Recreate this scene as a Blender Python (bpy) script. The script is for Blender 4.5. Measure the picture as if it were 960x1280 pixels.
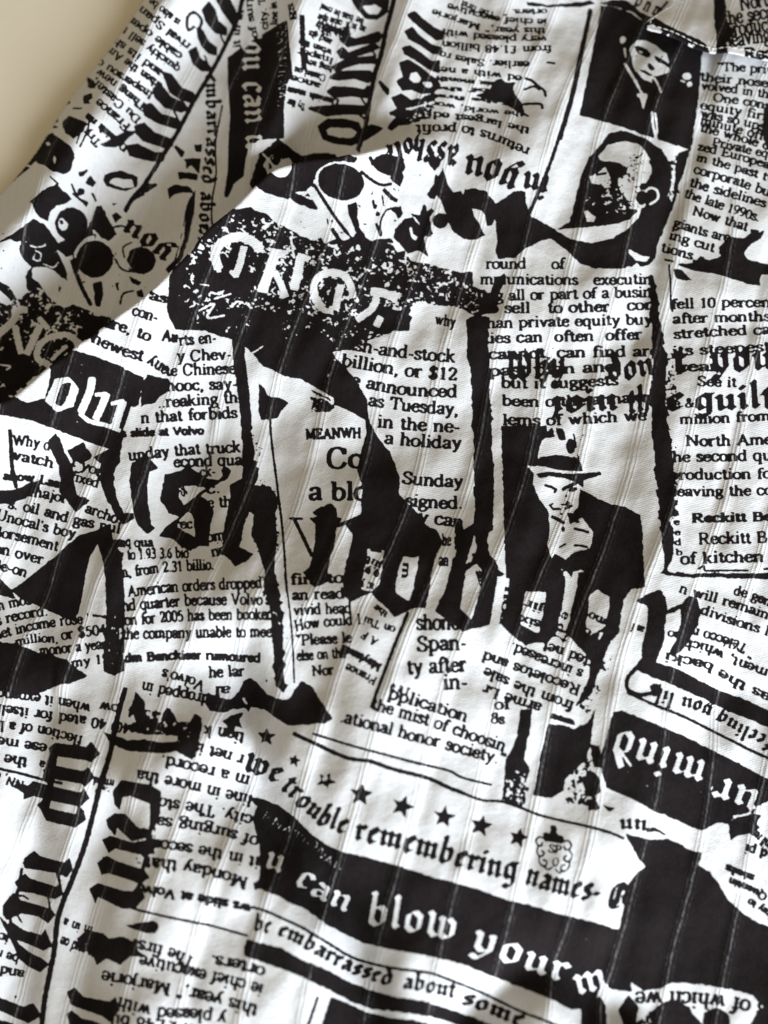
import bpy, bmesh, math
import numpy as np
from mathutils import Vector

# ------------------------------------------------------------------ scene set-up
scene = bpy.context.scene
for o in list(bpy.data.objects):
    bpy.data.objects.remove(o)

S = 0.0002                       # one cloth unit (1/960 of the picture width) = 0.2 mm
TILT = math.radians(12.0)        # camera leans back a little from straight above
DIST = 1375.0                    # camera distance in cloth units
Z0 = 30.0                        # mean height of the cloth above the table
VF = 640.0 / DIST                # half vertical field

cam_pos = np.array([0.0, -DIST * math.sin(TILT), Z0 + DIST * math.cos(TILT)])
ax_x = np.array([1.0, 0.0, 0.0])
ax_f = np.array([0.0, math.sin(TILT), -math.cos(TILT)])
ax_u = np.array([0.0, math.cos(TILT), math.sin(TILT)])

cam_data = bpy.data.cameras.new("camera")
cam = bpy.data.objects.new("camera", cam_data)
scene.collection.objects.link(cam)
cam.location = Vector(cam_pos * S)
cam.rotation_euler = (TILT, 0, 0)
cam_data.sensor_fit = 'VERTICAL'
cam_data.sensor_height = 24.0
cam_data.lens = 12.0 / VF
cam_data.clip_start = 0.005
cam_data.clip_end = 50.0
cam_data.dof.use_dof = True
cam_data.dof.focus_distance = (DIST - 10) * S
cam_data.dof.aperture_fstop = 4.5
scene.camera = cam

world = bpy.data.worlds.new("World")
scene.world = world
world.use_nodes = True
bg = world.node_tree.nodes["Background"]
bg.inputs[0].default_value = (1.0, 0.84, 0.58, 1)
bg.inputs[1].default_value = 0.32

def area(name, loc, target, size, size_y, power, col):
    d = bpy.data.lights.new(name, 'AREA')
    d.shape = 'RECTANGLE'
    d.size = size; d.size_y = size_y; d.energy = power; d.color = col
    o = bpy.data.objects.new(name, d)
    scene.collection.objects.link(o)
    o.location = loc
    o.rotation_euler = (Vector(target) - Vector(loc)).to_track_quat('-Z', 'Y').to_euler()
    return o

# window light from the lower right
area("window_light", (0.42, -0.72, 0.34), (0, -0.02, 0), 0.5, 0.42, 17.6, (0.86, 0.935, 1.0))

scene.view_settings.view_transform = 'Standard'
scene.view_settings.look = 'None'
scene.view_settings.exposure = 0.0
scene.view_settings.gamma = 1.0

rng = np.random.default_rng(7)

DATA = """
# ---------- strip of sleeve, top left ----------
O 0 0 1
t 6.6 is also be|227,26 190,-3
t 6.8 rival Spani|239,56 173,4
t 6.8 cable opera|229,68 157,15
t 6.8 quickly sell th|226,84 150,28
t 6.8 and its sha|204,89 138,41
t 6.8 when the Ame|205,106 131,53
t 6.8 Inspersou co|193,117 118,69
t 6.8 Thing new|185,132 124,85
t 7 Du Castel,|177,148 119,97
t 7.5 France|164,157 124,123
k 6 Danish na|161,184 110,141
t 7 Try|127,178 110,160
l 5 202,197 222,165 242,127 263,92 280,60 297,23 305,-6 330,-60
l 5 205,192 181,230 165,249 157,263
l 2.2 241,130 232,114
l 2.2 226,156 218,140
l 2.2 262,88 256,70
l 2.2 282,58 276,45
# skull ornament on the part behind the ridge
O 0 0 4.8
p 300,700 340,688 352,730 312,742
p 370,740 410,693 470,715 525,742 500,790 440,832 392,802
l 8 430,740 470,790
p 515,450 560,480 575,510 560,532 530,522
p 500,572 550,558 556,590 535,605 540,622 505,622 497,600
p 205,850 240,788 267,802 250,842
p 130,930 170,903 218,922 210,975 130,975
p 370,615 410,585 425,622 395,630
p 440,540 455,560 440,570
p 320,750 355,765 320,772
l 8 440,650 490,650
p 220,975 218,880 260,822 310,798 372,838 425,885 447,930 430,1000 380,1045 320,1030 260,990
w 275,855 295,850 305,870 285,870
w 325,930 335,950 330,1000 318,960
l 9 540,690 525,780 480,880
l 7 500,740 460,860
O 0 180 4.8
p 135,70 190,42 212,60 218,105 180,140 120,190 60,242 45,222 105,145
L 11 125,115 195,140
p 385,150 440,105 420,160 380,180
L 14 310,175 380,205 430,225
l 8 300,195 350,240
p 175,352 250,282 342,238 365,262 430,330 400,358 340,370 308,400 285,462 240,442 200,402
L 13 185,355 205,410 245,455 290,470
p -40,610 90,530 200,448 262,482 320,540 352,600 340,640 370,690 400,760 408,825 370,800 330,762 270,738 200,740 190,800 150,800 170,745 120,690 105,640 115,590 60,570
w 105,590 130,575 115,640 150,700 190,740 170,760 110,720 80,690 95,640
l 10 140,590 128,640 150,690 200,730
L 8 180,610 220,620 270,610
L 9 215,640 245,660 235,700 200,690 210,660
L 8 260,720 320,740 350,710
s .62 130,560 330,560 380,800 200,720
E 425,478 132 126 0
e 428,480 98 98 0
w 345,450 375,440 410,480 400,510 370,530 345,490
l 7 350,450 345,490 365,520
e 370,470 10 14 0
p 350,600 470,530 540,520 480,600 440,660 400,680 350,640
p 575,372 612,368 660,470 702,542 640,592 600,560 570,530 500,560 560,440
p 470,170 540,150 500,190 475,200
p 510,230 545,190 575,230 555,258
e 488,285 22 20 0
l 10 430,240 450,290 475,305
l 12 440,300 490,340 520,360
p 480,330 530,345 520,385
l 12 555,300 575,340
E 570,690 134 132 0
e 570,690 111 111 0
l 7 440,690 445,640 500,570 560,545 620,560
L 12 560,520 590,550 610,580
l 22 432,700 455,770 490,860 545,965
l 8 450,690 470,760
p 555,835 610,820 622,900 600,975 575,975 565,900
E 800,690 110 120 0
e 842,700 92 80 10
w 745,640 700,600 730,560 780,600 760,700 800,760 740,720
l 10 690,690 730,750 790,765 830,755
l 9 745,680 740,620 790,590
p 850,740 880,760 860,790
p 770,790 850,830 830,850 790,830
p 820,880 850,875 855,905 820,915
l 10 720,960 740,900 800,880
p 690,830 715,830 705,850 720,880 700,880
p 670,430 700,410 730,440 690,475
l 9 680,500 720,490 760,500 790,490
b 92 you|1050,640 960,560 860,500 770,440
p 670,355 710,355 680,370
p 840,290 930,235 950,250 860,290 790,300
l 16 860,300 790,340 755,405
l 12 940,130 880,230
p 628,180 720,158 830,200 820,260 760,285 640,255 620,220
w 650,235 680,205 790,215 805,260 740,265
p 600,0 650,-20 760,-80 830,-80 700,20 640,20
S .70 -40,500 900,400 900,960 300,960 -40,700
# dark gravel band behind, with pale arched letters
O 0 360 4.8
p -60,-60 60,-10 100,70 160,30 160,-90 230,-30 300,60 380,120 440,100 520,130 600,165 665,178 640,230 560,300 500,320 460,300 420,370 300,455 200,535 80,640 -60,660 -160,500 -160,0
s .49 -60,0 250,0 400,120 600,160 400,330 200,520 -60,640
e 70,480 120 90 0
p 60,330 200,330 160,500 0,560 -40,420
L 40 -20,290 40,235 85,185 100,125
L 36 75,140 160,130
L 36 90,230 105,300 125,390
L 40 160,395 200,310 240,225
L 30 235,180 285,240
L 34 285,455 230,430 222,380 260,320 320,290 400,280 455,315
l 18 290,400 330,350 400,330
L 20 310,430 350,390 400,350
w -40,20 0,15 60,70 50,110 0,90 -60,60
L 10 0,460 60,470 40,490
O 180 0 4.8
P 120,440 160,450 220,530 290,560 300,590 280,610 220,590 160,550
P 60,535 100,515 160,590 240,625 255,655 220,668 130,640 70,580
P 0,640 40,625 100,690 200,720 220,750 190,765 90,735 10,690
P -50,760 0,745 60,800 160,840 165,870 120,880 0,840 -40,800
P -100,880 -40,870 60,920 120,925 110,960 40,960 -80,930
P 275,310 310,290 330,350 390,400 395,420 350,420 300,380
P 325,170 350,190 380,250 430,290 430,325 390,315 350,270 330,220
P 355,60 390,20 420,60 440,130 490,170 490,205 430,190 380,130
P 440,0 510,0 540,60 560,110 530,140 480,70
l 14 330,180 345,120 300,75 260,110 265,180 300,160
l 9 300,600 270,680
l 9 220,590 250,640 260,680
P 190,880 235,915 225,935
O 180 180 4.8
p -5,240 80,240 20,290 -20,290
p 300,0 350,0 345,50 310,45
p 240,90 280,80 340,90 330,180 280,125 255,150
p 200,165 260,170 320,180 320,220 250,210 210,215
p 140,270 190,240 280,260 300,300 250,290 200,295 160,320 150,345
p 255,370 310,270 300,420 270,560 230,680 150,770 130,750 180,700 220,560
w 250,450 240,560 200,690 192,690 225,560
b 60 embarrassed about|370,-420 372,0 345,200 335,400 320,580
l 9 470,-230 430,-10 432,190 410,330 405,470
O 180 0 4.8
P 510,350 590,290 770,180 850,130 862,250 882,440 850,500 830,640 832,820 690,830 620,880 600,960 590,1050 530,1100 500,1175 490,1174 512,1020 515,850 525,700 512,500
B 112 you can u|592,150 588,360 592,560 600,730 600,900
c 38 INTERNATIONAL|795,60 800,300 800,520 800,640
t 30 of surgi|685,225 655,90 640,-60
t 30 city. Th|745,175 735,60 720,-60
t 30 line in m|800,150 800,60 785,-50
t 30 it in th|580,285 575,190 600,60
t 30 gs|905,120 895,20
k 26 mmmm ther|935,90 940,300 950,430
# ---------- upper middle ----------
O 360 0 4.8
t 28 cable oper|330,125 180,80
t 28 be rival|320,70 200,20
t 28 and quickly|380,200 170,130
t 28 and its a|370,160 150,190
t 28 quickly|360,205 200,120
t 28 and its|270,240 130,180
t 28 when the|270,300 70,230
t 28 Insper|280,350 60,290
t 28 hing new|270,400 100,350
t 28 Castel ou|230,450 40,400
t 28 ance|200,500 20,450
t 30 be has|460,115 330,70
t 30 an in it|470,160 350,130
k 27 Danish man|310,600 0,520
t 30 Try ther|110,625 0,590
P 315,235 350,215 400,240 470,220 540,195 560,215 540,245 440,260 360,275
P 300,310 330,290 360,325 450,290 520,265 540,285 480,310 380,340 320,345
P 275,400 340,365 430,350 520,340 525,375 430,375 340,400 290,425
P 258,465 300,435 400,430 490,430 510,460 480,490 400,465 300,475
P 240,550 275,525 380,530 460,545 480,520 495,560 470,580 380,570 280,580
P 130,650 230,640 330,635 450,640 470,650 450,680 330,680 230,690
P 185,760 240,720 330,720 420,740 440,790 420,850 380,865 280,855 215,830
w 235,780 260,765 380,770 415,790 400,820 350,830 240,810
P 390,0 600,0 590,70 530,110 470,105 420,50
w 440,40 480,80 540,85 565,50 520,25
l 26 635,0 605,120 590,170 560,320 520,450 490,600 460,780 420,895
l 10 500,300 525,330
l 10 435,580 480,650
l 10 430,690 470,720
P 440,790 500,755 560,770 480,825 430,850
P 550,490 600,540 598,562 565,520
P 725,90 760,75 800,115 880,175 930,195 925,230 890,235 820,180 750,120
P 708,190 745,170 780,215 860,275 915,290 915,320 870,315 790,260 730,230
P 692,290 730,280 790,320 860,375 905,370 900,430 850,410 760,350 705,320
P 675,380 720,365 780,400 820,430 850,460 890,480 905,510 870,550 800,555 740,530 690,535 660,490 700,465
w 735,440 770,430 800,470 790,500 750,495 725,470
w 805,495 860,490 870,520 830,530
P 630,590 680,570 740,610 870,570 890,590 800,620 720,640 660,645
P 615,680 660,660 740,670 850,630 870,650 770,690 680,700
P 605,765 650,710 720,720 840,680 850,700 720,740 660,745 620,775
s .5 770,590 960,560 960,700 700,760
O 0 0 1
t 5 orters. “|684,11 628,12
t 5.6 “The first|624,17 600,10 578,0
t 5.6 ie chief executive|684,24 620,20 560,4
t 5.6 this year,” Marjorie|682,35 610,32 541,11
t 5.8 very pleased with|684,45 620,44 553,36
t 6.2 from £1.48 billion|690,57 620,57 552,51
t 6 earlier. Sales ro|662,77 600,74 550,64
t 5.6 ed with a net|653,95 600,88 545,83
k 4 six month|620,103 545,95
k 3.4 is of the|640,112 540,108
k 3.2 of the first|650,128 540,117
t 4.6 the world, wor|655,140 600,135 540,126
t 6 the largest edi|663,160 600,146 535,139
t 8 returns to profit|663,186 615,166 575,157 520,156
p 594,120 612,112 617,103 622,99 627,98 632,103 645,103 641,111 643,117 652,128 656,141 645,139 632,130 617,127 604,123
l 3 657,98 665,101 672,107 680,113 682,120
l 2.5 655,112 668,108 674,112
l 3 655,130 675,130 678,135
l 2.5 645,137 660,145
l 2.5 684,78 693,79
p 657,2 690,6 738,1 745,5 720,9 690,9 660,7
l 4.2 738,12 725,69 713,125 690,198 674,238 661,268
# ---------- portrait, top right ----------
O 700 0 3.6923
p 190,28 250,30 330,60 395,105 470,60 700,150 655,250 640,450 605,692 520,665 430,638 330,600 230,568 90,532
w 322,222 350,188 395,185 440,208 490,248 502,290 482,300 507,320 500,336 448,350 434,384 390,367 350,332 318,275
p 342,214 362,212 400,226 420,246 414,262 398,268 378,258 352,240
w 362,232 378,236 388,246 372,244
p 436,256 462,266 488,282 500,298 480,298 452,288 438,276
w 458,276 470,280 468,285
p 404,302 414,292 428,300 440,318 426,326 410,320
p 362,318 392,328 412,340 432,350 410,350 384,338
p 318,232 332,268 332,304 318,280
p 430,350 448,352 436,386 424,372
S .64 330,240 500,250 500,350 350,340
E 290,184 14 17 20
L 8 298,225 303,262
L 12 300,295 345,370 385,440
p 340,340 410,380 450,480 400,470
L 16 360,440 395,440
w 365,445 402,435 385,515 375,480
L 11 425,520 432,590 460,685
L 9 440,525 448,600 438,640
L 9 435,360 455,395 465,425
E 585,352 21 17 0
E 598,388 13 12 0
L 6 560,372 575,378
l 20 140,50 100,240 60,430 0,640
p 240,0 300,0 400,60 450,85 400,110 340,60 270,35 180,15
w 300,-10 420,20 470,45 430,85 370,55
t 44 p n m|340,20 460,85
l 10 330,40 400,95 420,90 495,10
# bearded man
O 640 0 3
p 360,500 420,490 500,520 560,560 600,620 595,700 572,760 640,640 610,760 570,860 520,970 400,985 300,1005 240,965 60,830 65,810 165,860 215,830 240,740 262,650 290,590 340,535
w 325,585 360,542 420,530 480,543 515,588 524,650 500,690 506,730 500,772 470,792 440,782 425,745 400,700 398,668 428,655 432,632 405,612 365,606 330,600
S .50 395,640 440,650 450,700 440,780 400,760
S .50 430,740 500,760 470,800 420,800
w 290,662 330,642 350,625 362,650 374,685 350,706 330,690 296,690
l 8 318,655 352,650
s .50 360,690 420,720 430,800 350,810 330,740
s .56 280,720 340,730 350,800 270,780
S .55 300,650 372,680 345,710 296,695
S .56 440,560 520,600 520,760 440,760
w 165,862 240,858 290,850 400,838 440,822 490,775 474,815 440,855 380,892 300,912 220,897
p 205,856 260,832 330,850 400,832 420,800 300,800
w 268,797 285,790 312,812 306,832 282,832
l 12 178,866 250,825
e 488,742 22 26 10
L 8 500,716 520,705 544,716 546,745 518,766
l 6 508,748 520,726 532,735
e 495,700 16 12 0
w 590,585 620,570 640,580 600,760 590,740 605,660
S .5 590,575 650,575 625,720 590,760
p 620,575 668,560 640,660 605,730
w 438,960 500,935 530,960 510,975 470,972
O 540 180 4.8
p 580,440 640,478 720,530 830,580 960,610 1070,575 1190,560 1230,500 1290,400 1340,560 1320,660 1200,730 1130,750 980,745 890,720 830,660 790,600 740,572 690,568 600,580
w 740,520 820,560 960,585 1060,560 1160,520 1160,470 1050,500 920,500 830,505
p 1180,650 1300,640 1360,560 1340,680 1310,720 1250,740
w 1180,628 1250,665 1310,680 1290,705 1225,700 1180,650
# black bird shape
p 60,160 90,230 125,290 180,280 190,270 260,270 330,290 380,360 440,320 490,285 560,283 565,350 582,420 582,465 640,480 725,530 730,560 660,575 560,630 500,680 400,690 380,650 395,580 385,520 380,430 360,490 330,490 320,430 300,400 240,388 250,430 290,490 320,550 260,575 190,570 130,530 100,470 80,400 50,320 15,270 30,220
w 180,278 195,270 190,300 180,305
w 245,390 285,395 305,440 325,470 320,490 300,500
e 45,465 42 36 0
p -30,300 10,240 20,180 50,200 20,330 -10,330
b 128 you|545,160 440,110 330,78 205,52
b 112 in|720,195 640,170 552,155
b 128 ass|170,0 80,-5 -20,-30
b 85 hole|-30,-30 -110,-45 -200,-20 -310,10
# ---------- skull ornament in the middle ----------
O 360 180 4.8
p -170,60 -60,-30 80,70 150,60 220,50 330,70 420,80 400,110 300,110 200,150 150,220 160,330 100,310 130,280 40,290 0,330 -120,300 -230,240
w -150,130 -100,60 0,110 60,160 0,170 -40,200 -120,180
S .5 -200,110 0,60 60,200 -60,240
e -80,110 42 22 -30
L 11 -150,60 -60,150 0,130
e 20,150 60 70 20
E -15,140 36 60 20
p 0,290 60,295 100,320 150,340 190,390 150,400 100,370 50,360 20,330
w 110,280 140,250 400,600 480,640 340,560 200,560 0,480 0,360 60,370 190,405 150,330
E 318,232 158 128 12
l 7 160,240 250,400 340,520 380,560
l 18 160,250 230,360 290,450 360,540
e 318,228 140 108 12
p 355,365 412,350 415,420 430,500 470,560 510,600 440,620 400,560 370,450
w 300,390 350,380 410,540 390,550
l 22 265,510 310,580
l 8 235,450 240,480
e 608,125 98 62 12
w 500,100 440,140 470,200 570,240 620,220 560,200 510,150
l 15 440,165 500,215 560,245 620,240
p 480,80 500,70 520,110 500,130
p 610,200 650,190 680,150 695,200 670,260 640,235
l 22 575,275 620,320 650,340
l 14 510,340 520,380 530,370
e 538,420 14 14 0
l 8 565,310 575,370
l 10 560,550 555,470 590,400 640,385
l 14 530,480 555,550
p 610,385 680,370 690,420 660,450 640,410
p 510,575 610,565 640,600 520,605
L 20 525,600 635,605
p 640,510 700,450 750,440 800,500 820,590 840,680 780,640 740,650 720,660 670,600 630,560
w 725,500 745,500 750,540 780,555 770,580 745,570
p 735,415 790,430 810,360 830,370 835,410 860,380 880,400 850,440 870,540 850,560 815,550 790,480
e 915,460 48 46 0
p 830,80 880,70 915,110 910,130 880,160 850,130
p 930,140 960,260 960,460 920,340 870,265 895,240
S .70 -40,60 800,80 840,650 300,620 -40,460
# gravel band with the arched white letters
O 180 180 4.8
p 150,800 170,770 270,670 400,500 530,400 640,375 660,400 740,420 780,465 880,515 960,560 1020,580 1060,560 1090,600 1150,570 1200,580 1280,545 1390,590 1480,600 1520,650 1560,640 1600,700 1690,720 1750,735 1850,755 1900,770 1970,770 1975,850 2074,900 2100,830 2165,770 2170,800 2145,860 2130,900 2110,1010 1990,1030 1860,975 1650,960 1600,1060 1590,1120 1500,1120 1450,1150 1320,1185 1240,1230 1130,1250 1100,1240 700,1280 540,1174 440,1150 370,1120 190,1115 150,1040 135,980 150,900
s .49 270,670 530,400 780,470 960,570 1150,600 1500,650 1850,760 2060,900 1990,1020 1400,980 1100,1100 700,1000 420,950 250,960
s .60 140,900 400,900 560,1000 700,1000 700,1200 300,1090
s .52 1150,1060 1300,1100 1450,1150 1200,1230 1100,1180
e 960,1130 150 90 0
p 300,720 700,700 690,840 360,900
p 540,590 640,610 600,800 520,760
s .5 620,640 700,640 690,760 600,780
s .6 420,620 520,600 500,700 430,740
e 1360,650 60 30 0
p 470,860 640,830 640,900 480,930
L 52 446,745 428,660 470,590 570,555 650,585 700,635
L 24 440,700 450,765
L 40 600,618 575,720 548,790
L 22 520,765 548,795
L 54 790,655 765,720 740,800 715,860
L 47 760,650 828,660
L 40 690,865 740,875
L 35 785,770 820,840 850,915
L 50 940,680 925,760 900,870
L 35 925,670 985,690
L 12 880,560 900,680
L 40 1025,910 1020,840 1060,790 1130,770 1200,790 1240,850 1255,920
L 45 1020,880 1030,930 1075,985 1120,995
L 40 1180,850 1165,910 1150,990
l 20 1140,850 1110,940 1100,980
L 47 1365,885 1440,895 1515,930
L 40 1395,920 1370,985 1280,1055
L 40 1420,1040 1395,1090
L 40 1610,1030 1645,965
L 35 1640,965 1740,985 1860,1015
L 42 1695,1060 1670,1110
L 12 330,1000 420,960 380,1040 480,1030
L 10 420,930 520,900
L 10 400,890 450,900 480,880
L 9 830,1080 880,1120 920,1100
L 9 880,1060 880,1140
L 9 330,840 390,850
w 1340,1180 1450,1145 1520,1130 1640,1130 1700,1180 1300,1260
# ---------- middle columns ----------
O 0 0 1
t 9 round     of|607,336 706,336
t 9 mmunications   executin|600,355 720,356 815,355
t 9 ling all or part of a busin|597,376 700,374 815,371
t 9 to sell   to other   cor|604,391 700,391 815,387
t 9 han private equity buy|608,410 700,408 816,405
t 9 ties can  often  offer|605,429 700,427 803,424
t 9 cannot, can find are|611,449 700,447 824,445
t 9 past plan and|611,470 700,467 772,464
t 9 but it suggests|626,485 700,485 773,481
t 9 been o the a make|627,507 690,508 812,502
t 9 lems of which we|628,531 700,531 809,525
O 740 360 4.3636
t 37 fell 10 percen|432,115 700,105 975,103
t 37 after months|440,195 700,185 975,180
t 37 stretched ca|445,277 700,262 975,250
t 37 its steepest|438,370 700,357 975,343
t 37 year,|455,455 725,452
t 37 See it|572,533 790,540
t 34 fe &|420,655 560,650
t 37 million from|478,742 700,735 975,720
t 40 North Ame|510,862 750,860 985,852
t 40 the second qu|408,950 700,945 985,940
O 740 560 4.3636
t 38 production fo|420,172 700,170 980,165
t 38 leaving the co|438,262 700,262 985,255
k 33 Reckitt Be|543,405 750,402 985,395
t 42 Reckitt B|580,525 800,520 960,515
t 42 of kitchen|482,635 700,625 940,620
l 10 580,660 610,645 620,668 700,668 850,668
l 10 465,680 495,685
l 10 940,660 980,660
t 24 e|440,310 470,310
t 24 a|440,365 475,365
t 24 e|445,420 480,420
t 24 e|450,475 485,475
t 24 d|450,530 490,530
t 24 b|455,585 495,585
t 36 n will remain|470,785 530,805 730,860 960,935
t 36 de gene|770,800 870,825 1000,880
O 740 740 4.3636
t 36 divisions l|588,115 740,170 960,240
t 36 “ Télécco r|900,330 820,275 700,235 560,195
t 36 ment, which|965,425 860,385 760,345 640,290 500,255
t 36 as the backi|980,560 880,515 760,455 640,385 400,330
t 30 as f|290,190 220,170
t 30 or|410,240 480,250
# right-hand column at the top
O 640 0 3
t 22 “The priv|768,268 860,268 980,278
t 22 their noses|705,302 850,316 985,330
t 22 volved in the|708,335 850,352 985,372
t 22 One const|752,380 860,392 985,415
t 22 equity firm|704,408 850,432 985,458
t 22 was so upset|704,438 850,468 985,502
t 22 minute offer|704,464 850,500 985,540
t 22 the whole co|703,492 850,530 985,570
t 22 Private equi|748,545 860,570 1000,600
t 22 zed European|693,562 850,600 990,642
t 22 in the past tw|688,602 850,645 990,690
t 24 corporate buy|678,648 850,698 990,748
t 24 the sidelines|663,698 850,750 950,778
t 24 the late 1990s.|643,738 800,792 925,832
t 24 Now that|673,805 800,842 880,868
t 24 giants are|603,848 720,885 815,908
t 24 ing cut c|586,895 700,928 800,960
t 24 tions,|556,942 690,978
p 945,410 960,395 1000,395 1000,570 958,560 940,500
O 740 160 4.3636
p 555,735 590,700 640,720 690,705 705,690 690,655 750,590 790,600 830,598 872,568 900,575 940,555 920,600 850,648 828,688 850,718 900,732 1000,745 1000,800 925,800 918,862 850,850 700,802 560,778 465,746 475,738
p 445,768 490,775 548,832 460,827
l 10 400,718 440,728
l 9 420,748 428,850 430,960 438,1000
l 14 870,560 905,565
S .6 930,640 1000,620 1000,700 920,680
# ragged upright bar between the right-hand columns
O 640 320 3
r 513,68 532,72 552,200 566,330 586,370 578,450 576,550 594,680 606,800 606,900 612,960 590,990 604,1020 606,1100 600,1140 572,1140 563,1060 550,960 543,850 528,700 522,560 506,555 528,450 526,300 518,180
p 515,68 530,72 548,200 562,330 582,370 576,450 572,550 592,680 606,800 600,830 603,900 612,960 590,990 604,1020 606,1100 600,1140 580,1180 606,1190 900,1190 990,1188 990,1212 850,1210 760,1204 680,1206 600,1200 555,1190 572,1170 565,1060 552,960 545,850 530,700 524,560 508,555 530,450 528,300 520,180
S .5 560,370 610,360 610,520 560,560
S .55 570,640 612,620 620,1000 580,1000
b 72 Why|-22,462 100,462 205,460
b 66 don|355,465 440,462 540,445
b 66 t|600,440 662,438
b 70 you|745,440 850,432 985,425
b 62 join|150,585 260,585 400,580
b 66 th|432,588 520,588
b 62 e|572,582 652,578
b 64 guilt|680,580 800,578 990,568
S .6 -20,350 190,345 190,460 -20,480
s .7 -20,350 190,345 190,460 -20,480
# ---------- centre column ----------
O 0 0 1
t 9 why|543,405 569,409
t 10.5 ash-and-stock|432,436 500,447 569,453
t 10.5 billion, or $12|426,457 500,469 571,476
t 10.5 e announced|438,481 500,493 572,497
t 10.5 as Tuesday,|460,507 510,514 573,519
t 10.5 in the ne-|471,534 520,538 575,541
t 10.5 a holiday|480,554 530,559 577,561
t 10.5 Sunday|502,604 540,608 579,609
t 10.5 signed.|506,632 540,635 579,636
t 10.5 y can|522,652 579,660
t 10 he pl|553,682 577,681
t 10 an de|548,707 578,708
t 17 Co|408,585 455,585
t 15.5 a blo|386,625 460,625
k 8.6 MEANWH|382,549 452,547
t 9 fin  to|363,731 430,728
t 9 an read|365,750 431,748
t 9 vivid head|367,769 440,766
t 9 How could I|369,789 400,784 452,780
t 9 “Please le|370,807 440,803
t 9 else on the|371,826 433,822
t 9 Nor|390,845 418,843
k 7 Maylands|478,831 450,816 428,806
t 7 France|472,848 434,829
t 7 on Tui|495,784 456,770
t 7 A F|474,800 455,788
t 6 the|486,766 470,755
l 4 510,766 493,807 477,849 464,884
t 13 shone|520,787 574,787
t 13 Span-|521,814 584,812
t 13 ty after|509,843 584,839
t 13 in-|554,862 585,861
t 8 e a r|487,862 512,868
t 10.5 pplication|484,872 530,886 583,903
t 10.5 the mist of choosin|463,886 540,909 630,940
t 10.5 .ational honor society.”|424,902 520,927 630,957
t 9 s increased.|730,838 690,823 640,803
t 9 rted net|745,826 715,813 680,802
t 9 Recoletos and|727,857 680,841 605,814
t 9 from the sale|719,878 660,857 607,834
t 9 arme Lr|678,880 640,868 605,855
t 9 of|618,887 638,886
t 9 8s|613,904 631,905
t 8 jir|680,759 655,745
t 8 six|676,782 652,766
t 8 com|700,772 722,780
t 8 e d|735,770 695,795
# ---------- left, upper text ----------
t 8 as|186,374 208,379
t 9 con-|164,393 196,403
t 9 are, to|128,408 157,416 187,427
t 9.5 newest|113,427 145,441 178,452
t 9.5 any|212,460 188,445
k 9 Au|202,425 222,428
t 9.5 rts en-|224,432 271,428
t 9.5 y Chev-|221,452 290,449
t 9.5 te Chinese|207,470 295,467
t 9.5 hooc, say-|208,489 297,486
t 9.5 ..reaking th|197,510 298,503
t 9.5 n that forbids|176,529 297,522
k 7 s slide at Volvo|152,546 255,543
t 9.5 unday that truck|161,576 230,569 301,565
t 9.5 econd qua|217,584 303,581
t 9 ck-|250,596 270,595
t 9 c.|258,617 276,616
t 9 re th|252,635 290,633
t 9 rec|216,662 243,661
t 9 e s|222,615 232,622
t 9 om|259,678 282,674
t 9 no|265,696 284,692
t 9 r to 1.93 3.6 bio|150,700 200,698 236,697
t 9 n, from 2.31 billio.|153,722 210,715 268,712
t 9.5 American orders dropped|160,746 230,739 328,735
t 9.5 nd quarter because Volvo's|153,764 240,757 338,756
t 9.5 ion for 2005 has been booked|152,782 240,776 342,774
t 9.5 the company unable to meet|153,799 240,797 345,796
k 7.6 dm Benckiser rumoured|156,828 240,824 326,828
t 9.5 he lar|261,847 306,845
t 9 Volvo's|258,853 240,846 204,836
t 9.5 dropped in|262,869 225,862 178,852
t 8 al|288,858 268,858
t 8 qua|168,684 192,683
t 8 on q|142,683 164,682
O 0 540 4.8
t 42 Why d|75,78 170,85 300,112
t 42 watch|45,158 180,185 320,215
k 34 ahow Las|18,285 200,300 350,335
t 42 t you|420,200 520,235 620,280
t 40 fixed|420,290 500,310 590,335
t 42 major|175,385 280,400 400,430
t 42 archo|505,480 600,515 700,550
t 42 s. oil and gas pul|45,455 250,500 450,555 720,610
t 42 Unocal's boy|-30,520 120,560 280,600 450,640
t 42 dorsement|-40,625 100,650 345,715
t 42 on over|-40,725 100,755 255,795
t 42 ele-on|-60,825 60,845 155,875
t 40 on|690,690 755,690
O 0 720 4.8
t 42 n mos|-10,208 90,185 190,168
t 42 s record.|-20,295 150,258 290,235
t 42 net income rose|-30,382 200,325 360,300 500,285
t 36 –million,|60,430 200,400 350,400
t 42 or $504|370,385 500,365 640,350
t 42 monor a year|240,480 400,460 640,435
t 38 my 15s|430,548 560,530 690,520
k 12 1 tang|515,240 640,250
# ---------- left, lower text (upside down) ----------
t 42 when it expand|548,770 300,720 -20,680
t 42 $504 ,ow|960,820 800,790 600,752
t 42 0 40 ated for itself|720,880 560,850 380,825 -20,768
t 42 ge40|860,905 700,875
O 0 900 4.8
t 42 flection of a li|500,100 240,35 -20,2
t 42 ese me|285,145 -15,100
t 42 the|170,230 30,205
t 36 NN, e|150,370 -20,310
t 36 r a|330,270 240,240
t 34 mind|690,360 560,340
O 180 900 4.8
t 48 tion k gui|610,80 450,45 190,10
t 48 r net is|605,215 450,170 300,130
t 48 m a record.|640,340 450,290 105,210
t 48 line in more tha|655,455 400,395 100,325 -40,300
t 48 city. The sto|655,575 400,515 90,465
t 48 of surging sa|695,705 500,650 250,600 75,580
t 48 it in the secon|700,825 450,775 220,735 40,712
t 50 Monday that|630,950 350,870 10,820
O 180 1080 4.8
k 38 ws slide at Volvo|645,245 450,205 200,160 -40,120
t 50 orters.|735,625 600,580 400,545
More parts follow.
